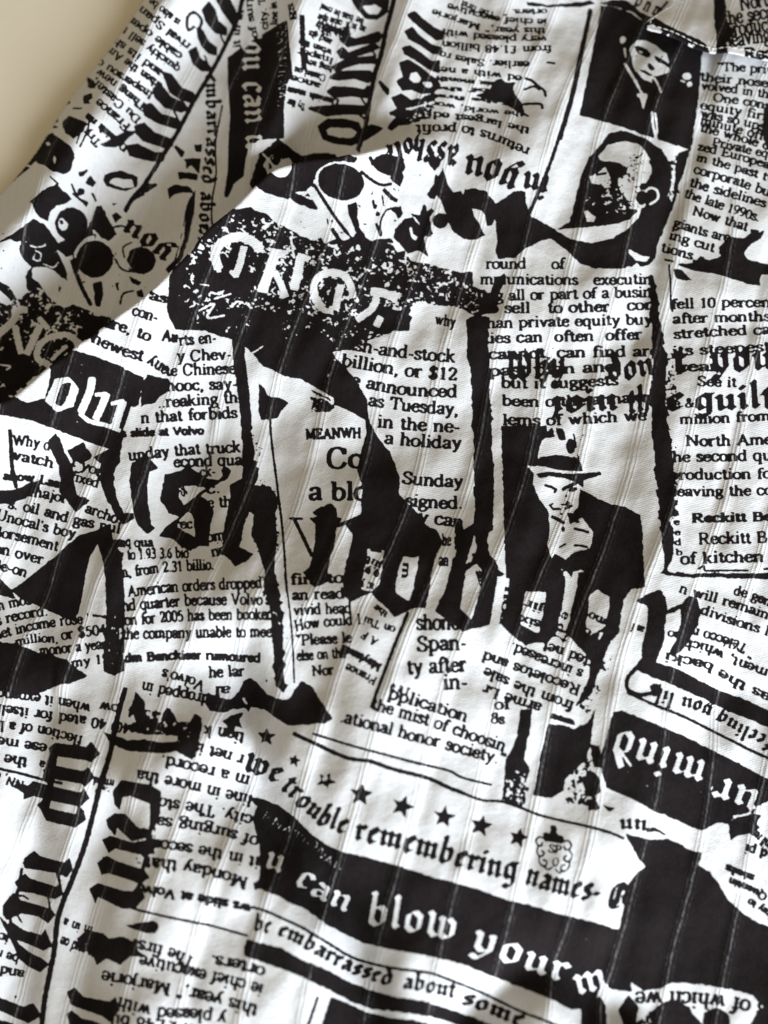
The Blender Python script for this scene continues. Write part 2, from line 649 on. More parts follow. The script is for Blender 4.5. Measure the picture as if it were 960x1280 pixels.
t 50 “The first|355,590 180,510 -60,450
t 52 ie chief executive|722,725 500,665 300,620 -20,545
t 52 this year,” Marjorie|690,850 480,790 250,735 -250,640
t 52 y pleased with|500,900 300,870 90,860 -150,800
t 52 from £1.48 bil|460,1010 200,950 -200,900
l 13 -70,265 0,285 200,330 400,370 620,430
O 0 1080 4.8
t 44 tive said on a|620,530 540,500 330,415
t 38 m in a|560,380 460,350 390,320
t 40 ic|60,430 0,410
t 40 be n|120,550 -20,510
t 40 and|150,640 0,610
e 93,798 10 10 0
# ---------- bars and big shapes, left ----------
O 0 360 4.8
p 420,370 310,450 300,540 270,660 160,690 90,650 -60,640 -60,750 60,770 180,790 340,850 470,900 600,950 680,975 700,1000 722,1000 742,870 770,850 800,720 830,700 862,540 700,460 520,395
w 330,545 410,535 475,600 440,710 340,745 270,680
p 375,575 425,570 420,620 370,715 330,690 355,620
L 44 552,540 545,600 515,680 485,745
L 24 480,755 540,800 640,825 720,855
L 42 640,635 615,700 575,785
L 22 575,640 640,635
L 46 738,680 715,750 685,845
L 22 670,695 740,675
L 30 800,720 778,790 755,855
s .66 420,400 560,420 560,500 480,520
s .66 440,780 560,800 700,900 640,940 460,860
p 880,520 960,540 1000,560 1024,560 1010,620 960,650 930,690 860,700
O 180 360 4.8
p 20,530 80,550 140,540 162,570 150,612 100,620 60,650 10,690 -20,720 -10,560
O 0 540 4.8
p 335,8 290,60 310,120 350,200 365,300 350,360 385,390 440,460 455,482 545,410 510,390 462,380 442,300 432,210 390,120 370,60
p 405,110 500,60 555,145 510,180 480,192 430,160
p 560,150 640,110 690,90 720,130 720,180 692,210 682,300 702,400 742,490 800,488 802,520 738,557 680,480 630,380 600,290 603,190
p 790,190 870,138 900,160 948,215 897,240 885,320 890,430 908,555 933,575 880,614 830,560 800,480 788,400 775,290
p -60,350 0,350 100,345 190,300 240,290 235,350 150,400 60,430 -60,435
l 22 60,-10 68,120 72,200 95,330
p 640,560 560,595 480,620 410,670 340,740 240,820 150,890 60,955 140,1004 240,1050 350,1100 440,1128 470,1080 500,960 515,850 545,740 585,670 610,740 630,850 635,960 640,1100 625,1250 620,1440 690,1462 745,1430 745,1300 748,960 732,730 690,680 660,560
s .6 640,1160 740,1160 740,1400 640,1400
s .70 640,850 740,820 740,1160 640,1160
p -60,870 0,880 60,940 90,1000 0,980 -60,960
O 0 720 4.8
p -60,390 60,400 150,425 250,470 330,480 400,500 440,540 525,600 430,642 360,650 270,692 180,712 80,702 -60,670
O 180 360 4.8
p 530,300 600,300 605,400 620,520 640,700 652,960 655,1060 665,1130 590,1140 592,960 578,760 555,560 532,400
O 180 540 4.8
p 125,255 200,240 270,205 320,240 380,280 450,285 470,260 465,225 490,205 522,230 502,280 420,322 340,382 392,420 418,490 397,560 388,682 330,687 275,714 200,672 180,640 88,627 130,570 210,510 150,490 98,400
w 205,322 290,320 372,335 240,440 210,400
w 265,475 300,520 306,632 180,560
t 40 rec|185,580 292,578
t 34 es|195,330 235,390
p 510,320 600,270 600,0 645,0 665,120 655,200 690,220 680,290 660,320 760,325 800,400 790,500 797,640 782,800 800,960 735,960 728,850 700,760 680,680 640,620 660,500 630,480 600,560 572,690 662,732 610,780 545,807 470,720 480,560 520,400
S .55 640,0 700,0 700,300 780,330 820,420 800,800 820,960 740,900 690,800 640,600 660,470
S .6 440,600 520,500 520,760 430,760
O 180 720 4.8
r 715,0 795,0 815,120 835,260 830,370 836,560 846,702 790,660 780,560 772,400 755,200 715,60
p 720,0 790,0 812,120 830,260 832,370 836,560 846,702 790,660 780,560 775,400 760,200 720,60
S .55 700,0 800,-40 830,120 840,380 770,380 750,200
s .66 720,0 800,0 820,350 770,340
l 10 845,-10 870,170 890,380 902,640
O 180 540 4.8
l 13 755,-180 762,20 800,330 832,600 857,960
# dark lettering lower left
O 0 900 4.8
Q 295,170 330,140 520,165 545,133 597,202 545,252 520,240 350,215 310,225
Q 262,300 320,275 500,310 530,288 562,342 510,397 490,380 300,345 270,340
Q 145,420 200,370 310,400 490,440 505,415 533,470 480,517 300,480 200,452 145,472
Q 226,510 300,480 330,330 340,210 300,210 260,340 300,400 270,470
Q 226,510 300,490 280,530 460,570 470,520 500,545 512,597 450,642 280,602 250,540
Q 145,835 205,788 240,820 390,860 415,828 432,890 400,942 330,902 190,868 160,892
l 22 335,215 305,330 295,480 265,560
l 20 930,430 905,640 880,800 855,900
l 16 340,900 355,960
l 15 -30,288 120,320 260,358 370,380
Q 90,400 150,390 200,420 150,440
l 30 752,-190 700,0 660,200 600,400 545,620 500,780 430,965 380,1085 345,1205 325,1385 300,1515 270,1665 250,1840
S .5 560,330 640,300 660,440 570,430
Q 678,430 730,363 900,393 962,430 957,560 920,650 900,680 905,500 780,452 732,460 717,535 690,505
Q 640,600 690,563 750,568 800,620 832,662 905,660 900,700 790,722 700,640 690,690 650,640
Q 618,720 660,698 800,740 900,718 952,740 900,802 830,802 690,768 652,795
Q 588,860 640,818 700,850 850,898 895,945 860,962 700,922 630,905 612,928
S .5 800,640 940,640 960,900 820,860
O 0 1080 4.8
Q 140,-10 300,20 380,20 400,-20 432,30 400,72 330,50 150,20
Q 92,110 150,62 180,90 340,140 365,122 374,180 330,208 200,172 120,162
Q 20,250 80,175 120,220 300,270 328,302 290,352 230,312 130,292 40,332 20,300
l 16 130,30 110,150 70,260 60,380
l 12 350,60 360,130
l 12 290,200 300,270
l 10 60,200 130,190 170,210
l 10 100,300 130,350
Q 60,345 140,400 250,430 270,395 310,490 260,517 180,482 80,442 40,400
Q 0,320 60,380 110,480 170,530 250,570 292,602 240,647 170,612 120,570 60,440
Q -40,790 60,830 140,860 200,838 244,910 170,952 100,922 -40,860
Q -40,930 80,960 100,1010 -40,1010
Q 598,10 620,-40 800,50 860,30 893,80 840,117 780,92 650,52 612,58
Q 540,150 590,118 740,165 800,168 830,125 867,200 810,262 740,267 650,222 585,192 572,232
Q 405,770 445,745 500,800 660,830 690,803 717,870 660,945 620,912 480,862 430,842
Q 405,900 430,883 490,930 560,945 640,980 600,1020 430,1000
Q 465,450 520,400 620,420 650,450 740,440 800,470 810,510 865,552 780,550 720,602 640,562 580,602 560,540 480,500
s .62 465,450 640,430 650,560 480,500
p 742,360 800,365 870,343 930,343 957,375 935,412 880,417 820,397 760,372
O 180 720 4.8
p 140,788 170,820 200,870 280,880 300,820 345,850 352,910 335,960 310,1080 290,1104 200,1054 100,1064 -110,1050 -200,1000 -250,930 -100,985 0,980 100,1000 200,990 200,960 0,950 -120,905 -60,880 100,880 110,830
s .56 0,880 320,880 300,1000 40,980
p -50,690 0,750 10,830 60,880 -40,900 -80,790
p 380,700 430,720 520,742 570,690 600,630 640,607 690,650 740,710 830,747 872,740 905,680 944,628 1014,668 1044,720 1094,800 1130,857 1084,882 994,892 864,897 780,842 720,802 640,780 628,822 615,790 540,800 470,822 400,812 368,770
w 585,730 605,725 625,770 610,775
p 468,872 520,840 600,815 570,860 592,912 550,900 532,945 500,960 500,900
e 735,630 7 7 0
e 560,638 6 6 0
e 92,825 10 10 0
# ---------- big black bird and letters, centre ----------
O 360 360 4.8
p -280,300 -160,290 0,200 200,180 260,380 305,440 352,490 402,550 434,600 472,660 482,790 522,870 565,930 610,984 640,1054 670,1130 670,1244 720,1294 790,1364 830,1424 890,1454 928,1514 920,1554 890,1594 860,1728 845,1828 825,1924 780,1919 725,1930 640,1974 600,1929 540,1874 500,1826 440,1854 375,1884 335,1849 330,1764 340,1684 380,1544 385,1474 350,1424 440,1374 440,1284 450,1204 415,1094 430,1014 470,864 465,790 390,750 280,700 270,660 210,630 160,590 80,550 -20,530 -60,510 -120,475 -150,475 -185,440 -215,400
L 9 -220,395 -150,350
w -255,400 -215,392 -150,470 -60,512 -100,600 -230,640
s .62 160,240 300,260 330,380 260,380
s .6 -60,200 140,100 150,260 -40,300
s .66 230,330 300,420 270,600 230,560
p -175,570 -140,600 -120,650 -60,660 0,680 5,690 -40,740 -60,780 -160,792 -175,740
p 130,655 180,640 250,660 280,720 250,745 130,745 150,700
s .52 120,640 270,640 280,750 120,750
S .72 -60,660 260,620 280,750 0,760
L 12 190,620 270,665
L 9 150,650 210,660 260,690
p 140,610 200,640 210,650 150,630
O 360 540 4.8
w 480,700 575,710 570,800 545,910 505,955 440,945 450,860 470,780
w 692,745 740,757 787,740 770,850 747,960 725,1018 650,965 645,900 670,800
t 34 jiit|570,790 480,745
e 480,830 18 24 0
e 530,850 18 22 0
t 36 ac y|520,910 440,890
l 10 500,710 560,720
t 34 m|690,780 680,880
p 143,477 256,426 287,455 297,510 328,520 292,562 277,690 252,760 237,850 247,895 160,937 88,840 130,810 150,740 167,600 162,555 128,518 190,505 150,492
l 12 10,518 85,520
l 20 40,530 90,630 142,740
l 20 300,562 370,535 440,505
# bars, b o d
O 540 360 4.8
p 205,185 260,175 325,168 332,330 345,450 346,600 355,800 362,1000 372,1064 372,1264 362,1454 345,1464 330,1504 345,1604 385,1634 402,1694 438,1719 402,1734 387,1824 372,1924 352,2024 245,2044 182,2066 130,2014 18,1939 45,1874 75,1824 110,1694 150,1564 128,1400 172,1400 192,1454 250,1414 258,1264 252,1114 250,960 245,800 240,600 230,480 208,420 213,300
w 255,1480 272,1564 228,1654 198,1664 235,1544
w 205,1694 270,1654 302,1694 300,1764 265,1894 238,1990 170,1924 182,1824
l 12 205,1664 260,1640 300,1644
l 18 245,1600 290,1610
t 30 as|260,1700 290,1790
s .75 240,760 340,760 350,830 250,830
r 207,185 260,175 325,168 332,330 345,450 346,600 355,800 362,1000 368,1300 262,1300 250,960 245,800 240,600 230,480 208,420 213,300
O 540 540 4.8
p 415,-36 690,-38 690,20 650,70 635,150 640,200 580,205 612,250 605,310 640,400 700,480 707,600 690,680 720,760 780,830 800,960 800,1230 500,1230 460,1000 445,850 432,600 425,300
p 885,345 930,365 1000,400 1100,440 1160,450 1250,500 1262,590 1278,932 1195,942 1150,1010 1120,1200 1080,1250 1020,1200 800,1230 780,830 720,760 740,730 800,765 850,722 950,695 968,600 900,512 830,555 808,480 850,490 880,440
p 640,150 740,138 860,150 892,180 907,237 860,242 760,230 640,203
p 622,250 700,238 800,250 900,248 1010,238 1020,258 960,275 905,290 906,335 870,305 800,277 700,265 640,277
L 11 578,208 680,222 780,236 900,242
p 690,0 722,-30 735,30 680,32
p 745,-20 790,-20 802,50 762,45
e 832,85 28 46 0
l 9 850,15 866,90
p 870,130 885,150 880,180
e 890,45 5 5 0
e 905,20 5 5 0
l 14 680,320 715,330 745,345
l 12 745,345 735,362
l 18 785,345 820,325 862,308
l 16 825,350 865,340
e 845,345 18 14 0
p 765,432 800,432 815,410 828,425 812,442 780,440
e 806,385 7 9 0
l 11 715,450 728,465
l 10 725,462 770,462
l 14 800,460 840,442
l 9 705,440 725,430
e 775,492 9 7 0
l 18 720,508 755,525 790,545
p 815,480 862,530 830,558
e 787,582 12 18 0
l 14 855,580 900,590 938,602
l 12 855,680 890,682 930,690
l 10 765,692 800,672
e 875,540 14 9 0
s .62 700,730 850,700 850,780 720,790
w 785,836 915,830 905,885 870,935 850,1040 830,1060 800,960
p 800,826 842,826 838,885 820,852
w 940,880 980,905 960,925 920,918
O 540 720 4.8
w 795,0 830,0 815,80 840,140 835,230 825,310 790,380 740,350 745,300 780,200 795,80
t 34 e d|790,210 740,330
p 440,0 800,0 800,60 772,200 750,330 700,395 620,400 560,417 500,370 420,300 440,200 460,80
w 395,0 465,15 455,110 440,210 410,300 380,290 345,300 370,150
t 34 noa|440,60 405,290
w 560,92 686,95 676,190 640,342 600,330 528,288 545,180
t 36 jir|675,180 560,140
t 36 six|655,270 535,235
p 800,340 830,250 850,150 870,60 880,-20 1060,-60 1050,40 1010,240 1000,330 990,450 960,520 900,440
w 945,120 985,80 1060,125 1062,180 1040,300 950,360 920,350
t 34 mo|1050,260 950,215
t 32 c|960,330 920,310
p 960,450 1030,340 1100,330 1060,420 1020,520 960,700 905,760 860,780 940,620
S .5 960,560 1080,480 1000,740 960,860 880,860 900,700
S .6 880,700 960,700 930,1100 860,1100
l 14 1075,310 1120,318
p 720,820 850,862 862,900 705,852
p 530,800 602,800 585,950 565,1010 555,1100 585,1164 560,1260 560,1364 530,1394 420,1356 430,1260 442,1100 480,1040 510,960
s .46 420,1180 600,1160 590,1400 420,1380
S .55 560,1080 600,1160 570,1380 550,1380
p 700,884 780,896 850,916 930,885 980,800 950,1010 925,1100 870,1154 800,1214 790,1284 720,1334 608,1314 620,1244 652,1064
s .48 800,1200 960,1080 1000,1260 920,1390 760,1360
S .45 820,1130 960,1060 980,1380 800,1360
p 950,1010 1010,1020 1010,1150 970,1150
p 940,1350 975,1330 1010,1390 980,1410
# ---------- final y and bars on the right ----------
O 740 740 4.3636
p 240,45 330,0 370,-16 402,30 410,100 397,200 392,280 365,330 352,385 470,420 600,490 700,540 820,580 980,655 980,745 820,680 700,625 580,570 470,520 380,480 290,450 235,420 230,405 270,360 275,280 296,200 306,95 300,72 255,62
p 400,105 490,60 530,20 577,40 592,110 577,180 532,260 490,322 440,352 420,325 462,260 487,150 480,92 410,127
l 20 240,415 195,470 195,530 260,560 335,550
e 345,525 28 26 0
p 310,505 330,520 380,500 370,560 345,570
b 56 feeling you lik|1000,800 830,720 640,610 480,560 340,510
l 14 195,550 350,620 500,680 700,780 860,860 980,915
O 740 920 4.3636
p 35,140 70,40 115,-130 165,-138 300,-85 500,0 640,70 800,150 980,245 980,345 900,385 880,420 780,440 735,480 690,470 600,517 560,505 450,455 330,405 240,355 140,310 80,282 55,200
s .72 60,170 220,200 400,240 380,300 180,290
s .72 580,330 680,100 640,480 560,480
B 122 ur|935,300 820,255 690,205
B 130 mind|640,140 480,85 330,20 130,-45
L 12 160,90 210,160
p 745,470 800,440 880,425 925,430 900,480 920,500 860,530 800,545 757,567 745,520
L 10 775,440 850,425 870,400
t 34 will rem|990,590 880,500
k 34 d pi|960,625 840,590
p 55,370 125,395 95,412
b 62 un|150,510 220,510 300,520
p 290,505 340,495 400,535 405,545 350,520 300,525
l 14 -100,475 0,500 80,520 170,557
p -30,190 10,195 45,240 48,310 10,330 -30,330
p -20,340 25,400 -20,410
k 28 siels|890,760 820,735 735,700
k 28 Quentin|960,865 850,810 750,770
k 28 Fray to|1010,985 940,930 860,885
# ---------- lower band ----------
O 0 0 1
p 309,996 326,998 347,1006 360,1015 370,1023 389,1042 406,1055 429,1065 464,1073 493,1081 527,1092 540,1096 571,1104 602,1113 632,1125 665,1132 698,1142 740,1152 778,1164 790,1240 765,1236 752,1228 740,1260 715,1262 706,1258 698,1253 673,1242 640,1230 607,1217 582,1207 560,1200 518,1192 485,1186 452,1178 422,1163 402,1151 381,1136 360,1127 347,1120 324,1111 318,1113 316,1104 324,1100 325,1080 325,1067 324,1054 319,1037 316,1023 321,1008
B 24 u|328,1084 352,1093
B 22 can|366,1103 395,1123 434,1143
B 27 blow|456,1155 490,1161 515,1165 570,1177
B 26 your|586,1187 634,1203 665,1216 708,1230
c 7 RNATIONAL|326,1022 345,1034 365,1046 392,1062 404,1077 426,1088
c 2.6 the Minister of|704,1168 744,1178
l 3 315,1134 330,1138 353,1148 375,1158 387,1165 412,1180 433,1193 452,1201 485,1209 522,1214 541,1217 560,1224 598,1239 623,1251 655,1266 682,1276 720,1292
b 14.5 be|316,1163 338,1167
b 14.5 embarrassed|345,1168 370,1180 400,1197 435,1215 488,1234
b 14.5 about|502,1235 530,1240 568,1248
b 14.5 some|575,1254 600,1263 652,1285
p 308,1174 326,1178 353,1186 376,1199 391,1205 414,1215 437,1228 464,1238 493,1246 527,1251 560,1261 590,1271 625,1285 625,1300 560,1277 537,1271 506,1266 464,1261 441,1253 412,1238 385,1224 357,1213 330,1203 305,1195 306,1184
p 414,1246 431,1253 458,1265 485,1272 516,1275 560,1285 640,1310 640,1380 395,1380 402,1280
l 3.4 397,1247 392,1262 385,1282
b 20 we|303,962 325,970 349,980
b 19 trouble|349,985 362,998 382,1017 403,1033 432,1044
b 22 remembering|441,1050 490,1061 556,1079 610,1095 646,1101
b 22 names-|654,1105 690,1116 748,1129
b 22 C|756,1132 777,1138
l 2.8 391,917 443,933 477,942 518,953 560,963 578,972 614,981
l 4.6 367,917 397,931 433,947 464,952 493,962 533,972 560,984 580,992
l 3 575,990 602,1000 627,1002 652,1010 675,1019 707,1027 740,1034 760,1041
* 555,1021 15 10
* 601,1032 15 14
* 648,1047 13.5 16
* 451,993 16 8
* 503,1008 15.5 20
* 407,976 13 30
* 368,951 9.5 14
* 333,921 13 5
w 402,972 408,968 410,974 404,977
w 403,985 407,982 409,988
e 692,1036 4.2 4.6 0
e 683,1044 4.4 3.4 30
e 701,1048 4.4 3.4 30
p 680,1046 686,1043 689,1038 695,1039 698,1045 704,1049 704,1055 692,1053 680,1051
l 1.7 680,1048 674,1046 670,1050 672,1056 677,1057 678,1053
l 1.7 704,1052 710,1051 714,1056 712,1061 707,1062 705,1058
l 1.7 673,1058 671,1064 673,1069 678,1070 680,1066 677,1063
l 1.7 712,1063 715,1069 713,1075 708,1077 705,1073 708,1069
l 1.7 674,1071 674,1077 678,1082 683,1081 683,1076 679,1075
l 1.7 712,1078 711,1084 706,1089 701,1087 702,1082 706,1081
l 1.6 680,1083 685,1087 690,1084
l 1.6 694,1086 699,1091 704,1088
t 7 SP|685,1065 702,1067
t 7 O|690,1082 698,1083
O 740 1060 4.3636
p 180,-80 230,-66 320,-45 410,-50 480,-20 545,15 597,25 592,60 580,90 640,130 700,210 740,280 820,355 890,400 1000,445 1050,470 1050,900 970,870 920,852 880,805 760,772 600,746 500,736 420,740 380,766 280,777 200,722 150,702 90,706 110,600 140,480 176,310 166,260 190,210 240,140 292,100 260,60 220,0
p 160,260 185,250 185,320 165,300
t 58 s of which we|955,855 850,830 690,800 500,785 235,785
p 360,860 420,830 490,845 530,870 545,900 600,960 600,1040 350,1040 310,900
p 610,900 680,868 750,910 752,960 820,990 600,1020
p 145,880 200,803 257,870 232,960 240,1040 160,1040 170,960
p -60,860 0,850 40,808 77,860 82,1040 -60,1040
p 860,960 900,900 960,850 1050,850 1050,1040 860,1040
b 60 we|260,1010 340,960
t 50 the m|520,960 380,900
O 0 0 1
B 27 m|720,1246 764,1236
@collar
O 700 0 3.6923
t 44 North Ame|832,48 1000,22 1150,0
t 44 the second|760,118 900,95 1060,72
t 44 production|768,172 900,150 1070,125
t 44 leaving the|778,218 900,200 1080,178
k 34 Reckitt|850,272 980,268 1100,262
t 44 Why don|700,-60 900,-90 1150,-110
p 705,-160 762,-160 762,0 772,100 792,150 768,200 782,262 718,262 722,180 712,100
p 440,80 500,118 560,145 640,180 676,208 690,240 660,300 560,270 480,235 420,215 380,220 330,150 405,100
w 405,118 430,110 470,140 460,170 430,160 400,150
s .55 420,130 500,140 600,190 660,220 640,240 480,190
L 8 470,188 560,212 650,240
"""

# ------------------------------------------------------------------ small maths helpers
def smooth(a, b, x):
    t = np.clip((x - a) / (b - a), 0, 1)
    return t * t * (3 - 2 * t)

def vnoise(shape, cell, seed):
    """bilinear value noise, cell = (cy, cx) in samples"""
    r = np.random.default_rng(seed)
    cy, cx = (cell, cell) if np.isscalar(cell) else cell
    gy, gx = int(shape[0] / cy) + 3, int(shape[1] / cx) + 3
    g = r.random((gy, gx)).astype(np.float32)
    y = np.arange(shape[0], dtype=np.float32) / cy
    x = np.arange(shape[1], dtype=np.float32) / cx
    yi, xi = y.astype(int), x.astype(int)
    fy, fx = (y - yi)[:, None], (x - xi)[None, :]
    fy = fy * fy * (3 - 2 * fy); fx = fx * fx * (3 - 2 * fx)
    a = g[yi][:, xi]; b = g[yi][:, xi + 1]; c = g[yi + 1][:, xi]; d = g[yi + 1][:, xi + 1]
    return (a * (1 - fx) + b * fx) * (1 - fy) + (c * (1 - fx) + d * fx) * fy

def blur(a, r):
    for _ in range(2):
        for ax in (0, 1):
            s = a.copy()
            for k in range(1, r + 1):
                s += np.roll(a, k, ax) + np.roll(a, -k, ax)
            a = s / (2 * r + 1)
    return a

def catmull(p, n=8):
    p = np.asarray(p, float)
    if len(p) < 3:
        t = np.linspace(0, 1, n + 1)[:, None]
        return p[0] * (1 - t) + p[-1] * t
    q = np.vstack([2 * p[0] - p[1], p, 2 * p[-1] - p[-2]])
    out = []
    for i in range(1, len(q) - 2):
        a, b, c, d = q[i - 1], q[i], q[i + 1], q[i + 2]
        for t in np.arange(n) / n:
            out.append(0.5 * (2 * b + (c - a) * t + (2 * a - 5 * b + 4 * c - d) * t * t + (3 * b - a - 3 * c + d) * t ** 3))
    out.append(q[-2])
    return np.array(out)

def seg_dist(X, Y, pts, signed=False):
    """distance to a polyline, signed by side (left of travel is positive), and parameter along it"""
    best = np.full(X.shape, 1e9); sgn = np.ones(X.shape); par = np.zeros(X.shape)
    acc = 0.0
    for (ax, ay), (bx, by) in zip(pts[:-1], pts[1:]):
        dx, dy = bx - ax, by - ay
        L2 = dx * dx + dy * dy; L = math.sqrt(L2)
        t = np.clip(((X - ax) * dx + (Y - ay) * dy) / L2, 0, 1)
        d = np.hypot(X - ax - t * dx, Y - ay - t * dy)
        m = d < best
        best = np.where(m, d, best)
        par = np.where(m, acc + t * L, par)
        cr = dx * (Y - ay) - dy * (X - ax)
        sgn = np.where(m, np.sign(cr), sgn)
        acc += L
    return best, sgn, par

# picture point -> cloth plane at height z (cloth units, u to the right, v downwards, centre 480/640)
def ray_dirs(px, py):
    sx = (px - 480.0) / 640.0 * VF
    sy = (640.0 - py) / 640.0 * VF
    return ax_f[None] + sx[:, None] * ax_x[None] + sy[:, None] * ax_u[None]

def on_plane(p, z=35.0):
    p = np.asarray(p, float).reshape(-1, 2)
    d = ray_dirs(p[:, 0], p[:, 1])
    t = (z - cam_pos[2]) / d[:, 2]
    P = cam_pos[None] + d * t[:, None]
    return np.stack([P[:, 0] + 480.0, 640.0 - P[:, 1]], 1)

def pl(s, z=35.0, n=5):
    pts = [tuple(map(float, q.split(','))) for q in s.split()]
    return on_plane(catmull(pts, n), z)

# ------------------------------------------------------------------ the relief of the cloth
U0, U1, V0, V1 = -160.0, 1130.0, -190.0, 1460.0
STEP = 2.5
gu = np.arange(U0, U1 + .1, STEP); gv = np.arange(V0, V1 + .1, STEP)
GU, GV = np.meshgrid(gu, gv)

RIDGE = pl("-260,640 -120,560 -40,525 17,496 62,457 95,432 125,410 155,388 183,368 207,347 236,320 263,285 288,262 313,236 340,210 375,200 415,198 450,192 480,183 520,172 570,164 640,152 720,118 800,40 870,-70 930,-200", 84)
EDGE = pl("-260,470 -90,325 -40,276 0,237 35,197 60,160 85,120 105,93 128,66 150,38 178,-2 230,-80 300,-190 380,-320", 12)

def gauss_line(pts, sl, sr=None):
    d, s, _ = seg_dist(GU, GV, pts)
    sr = sl if sr is None else sr
    sig = np.where(s > 0, sr, sl)
    return np.exp(-(d / sig) ** 2)

def stripe_coord(u, v, pitch=66.0, slope=.30, off=0.0):
    x = u + slope * (v - 640) + 7 * np.sin(v / 130.0 + .6) + 4 * np.sin(v / 57.0) + 5 * np.sin(v / 91.0 + u / 140.0) + off
    return x - (np.floor(x / pitch) + .5) * pitch

def relief():
    d, s, par = seg_dist(GU, GV, RIDGE)
    sd = -d * s                                   # positive behind (up-left of) the ridge
    total = par.max()
    k = par / total
    # ---- front of the shirt
    hf = np.full(GU.shape, 34.0)
    crest = 54.0 * (1 - smooth(430, 610, GU)) * smooth(-0.02, 0.08, k)
    hf += crest * np.exp(-np.maximum(-sd, 0) / 75.0) * np.where(sd > 0, 1, 1)
    def add(h, s_, amp, sl, sr=None):
        return h + amp * gauss_line(pl(s_), sl, sr)
    hf = add(hf, "300,830 322,900 322,965 350,1030 395,1090 440,1150 470,1300", -46.8, 30, 34)
    hf = add(hf, "470,900 520,1010 580,1110 600,1200", 13.3, 60)
    hf = add(hf, "255,560 228,690 222,770 262,850 300,880", -24.8, 32, 38)
    hf = add(hf, "150,1000 240,940 290,930", 11.4, 40)
    hf = add(hf, "60,900 40,1020 20,1180 0,1320", -33.1, 34, 46)
    hf = add(hf, "150,1020 110,1150 90,1330", -24.8, 26, 40)
    hf = add(hf, "215,1020 200,1160 190,1330", 15.2, 45)
    hf = add(hf, "-20,620 40,700 100,800 150,900", -15.2, 36)
    hf = add(hf, "120,540 60,600 -40,640", -13.3, 30)
    hf = add(hf, "760,1260 690,1205 640,1215 560,1290", -24.8, 26, 30)
    hf = add(hf, "740,1060 700,1190 650,1300", 9.5, 40)
    hf = add(hf, "905,880 940,1000 980,1120", -24.8, 40, 60)
    hf = add(hf, "890,60 872,180 845,260 815,345 800,420", -11.4, 12, 30)
    hf = add(hf, "780,560 770,640 800,760", -7.6, 26)
    hf = add(hf, "880,380 840,600 800,820 760,1000", 7.6, 50)
    hf = add(hf, "345,500 352,620 372,760 395,860", -7.6, 26)
    hf = add(hf, "420,440 440,600 470,780", 9.5, 60)
    hf = add(hf, "640,420 600,640 560,860", 7.6, 60)
    hf = add(hf, "0,760 -60,900 -120,1100", -26.6, 80)
    hf = add(hf, "730,-80 715,40 690,140 640,220", 13.3, 40, 40)
    hf = add(hf, "640,110 600,125 540,140", -9.5, 26)
    hf = add(hf, "1100,-70 900,-70 720,-120", -27, 150)
    hf = hf + 72 * smooth(500, 820, GV) * gauss_line(pl("300,-100 315,400 330,640 360,800 400,1000 400,1180 390,1600"), 520, 230)
    # ---- the part that falls away behind the ridge
    hb = np.full(GU.shape, 10.0)
    hb = add(hb, "-80,420 20,300 80,215 140,130 200,45 260,-60 330,-200", 44, 46, 30)
    hb = add(hb, "395,-200 390,-60 372,60 345,160 330,190", 54, 36, 38)
    hb = add(hb, "318,-40 312,60 296,160 270,240", 10, 16, 30)
    hb = add(hb, "540,-200 520,-60 500,40 480,120", 24, 38, 60)
    hb = add(hb, "640,-200 650,-60 650,60 660,140", 24, 90, 200)
    hb = add(hb, "480,-200 476,0 466,90 450,160", -11, 18, 26)
    hb = add(hb, "440,-60 432,40 424,110", 4, 22)
    hb = add(hb, "130,300 90,360 20,420", -3, 30)
    wv = 13.0 + 110.0 * smooth(430, 610, GU)
    m = smooth(0.0, 1.0, np.clip(sd / wv, 0, 1))
    h = hf * (1 - m) + hb * m
    # ---- small crumples, mostly running with the stripes
    n1 = vnoise(GU.shape, (34, 13), 3) + 0.5 * vnoise(GU.shape, (15, 7), 4)
    sh = np.clip(((GU - U0 + 0.3 * (GV - V0)) / STEP).astype(int) % GU.shape[1], 0, GU.shape[1] - 1)
    n1 = np.take_along_axis(n1, sh, 1)
    n2 = vnoise(GU.shape, 18, 5)
    n3 = vnoise(GU.shape, 8, 6)
    n4 = vnoise(GU.shape, 42, 8)
    h = h + (n1 - .75) * 5.5 + (n2 - .5) * 8.0 + (n3 - .5) * 1.5 + (n4 - .5) * 17.0
    sc_ = stripe_coord(GU, GV)
    h = h + (.5 + 1.7 * vnoise(GU.shape, (22, 30), 9)) * np.exp(-(sc_ / 6.0) ** 2) - .6 * np.exp(-((np.abs(sc_) - 13) / 5.0) ** 2)
    # ---- rolled border resting on the table at the upper left
    de, se, _ = seg_dist(GU, GV, EDGE)
    ins = de * se                                 # positive inside
    r = np.clip(1 - ins / 26.0, 0, 1)
    h = h * np.sqrt(np.clip(1 - r * r, 0, 1)) + 1.2
    rim = np.minimum(np.minimum(GU - U0, U1 - GU), np.minimum(GV - V0, V1 - GV))
    r2 = np.clip(1 - rim / 40.0, 0, 1)
    h = (h - 1.0) * np.sqrt(np.clip(1 - r2 * r2, 0, 1)) + 1.0
    h = np.maximum(blur(h, 1), .8)
    return h, ins

H, INS = relief()

def sample(A, u, v):
    x = np.clip((u - U0) / STEP, 0, A.shape[1] - 1.001); y = np.clip((v - V0) / STEP, 0, A.shape[0] - 1.001)
    xi = x.astype(int); yi = y.astype(int); fx = x - xi; fy = y - yi
    return (A[yi, xi] * (1 - fx) + A[yi, xi + 1] * fx) * (1 - fy) + (A[yi + 1, xi] * (1 - fx) + A[yi + 1, xi + 1] * fx) * fy

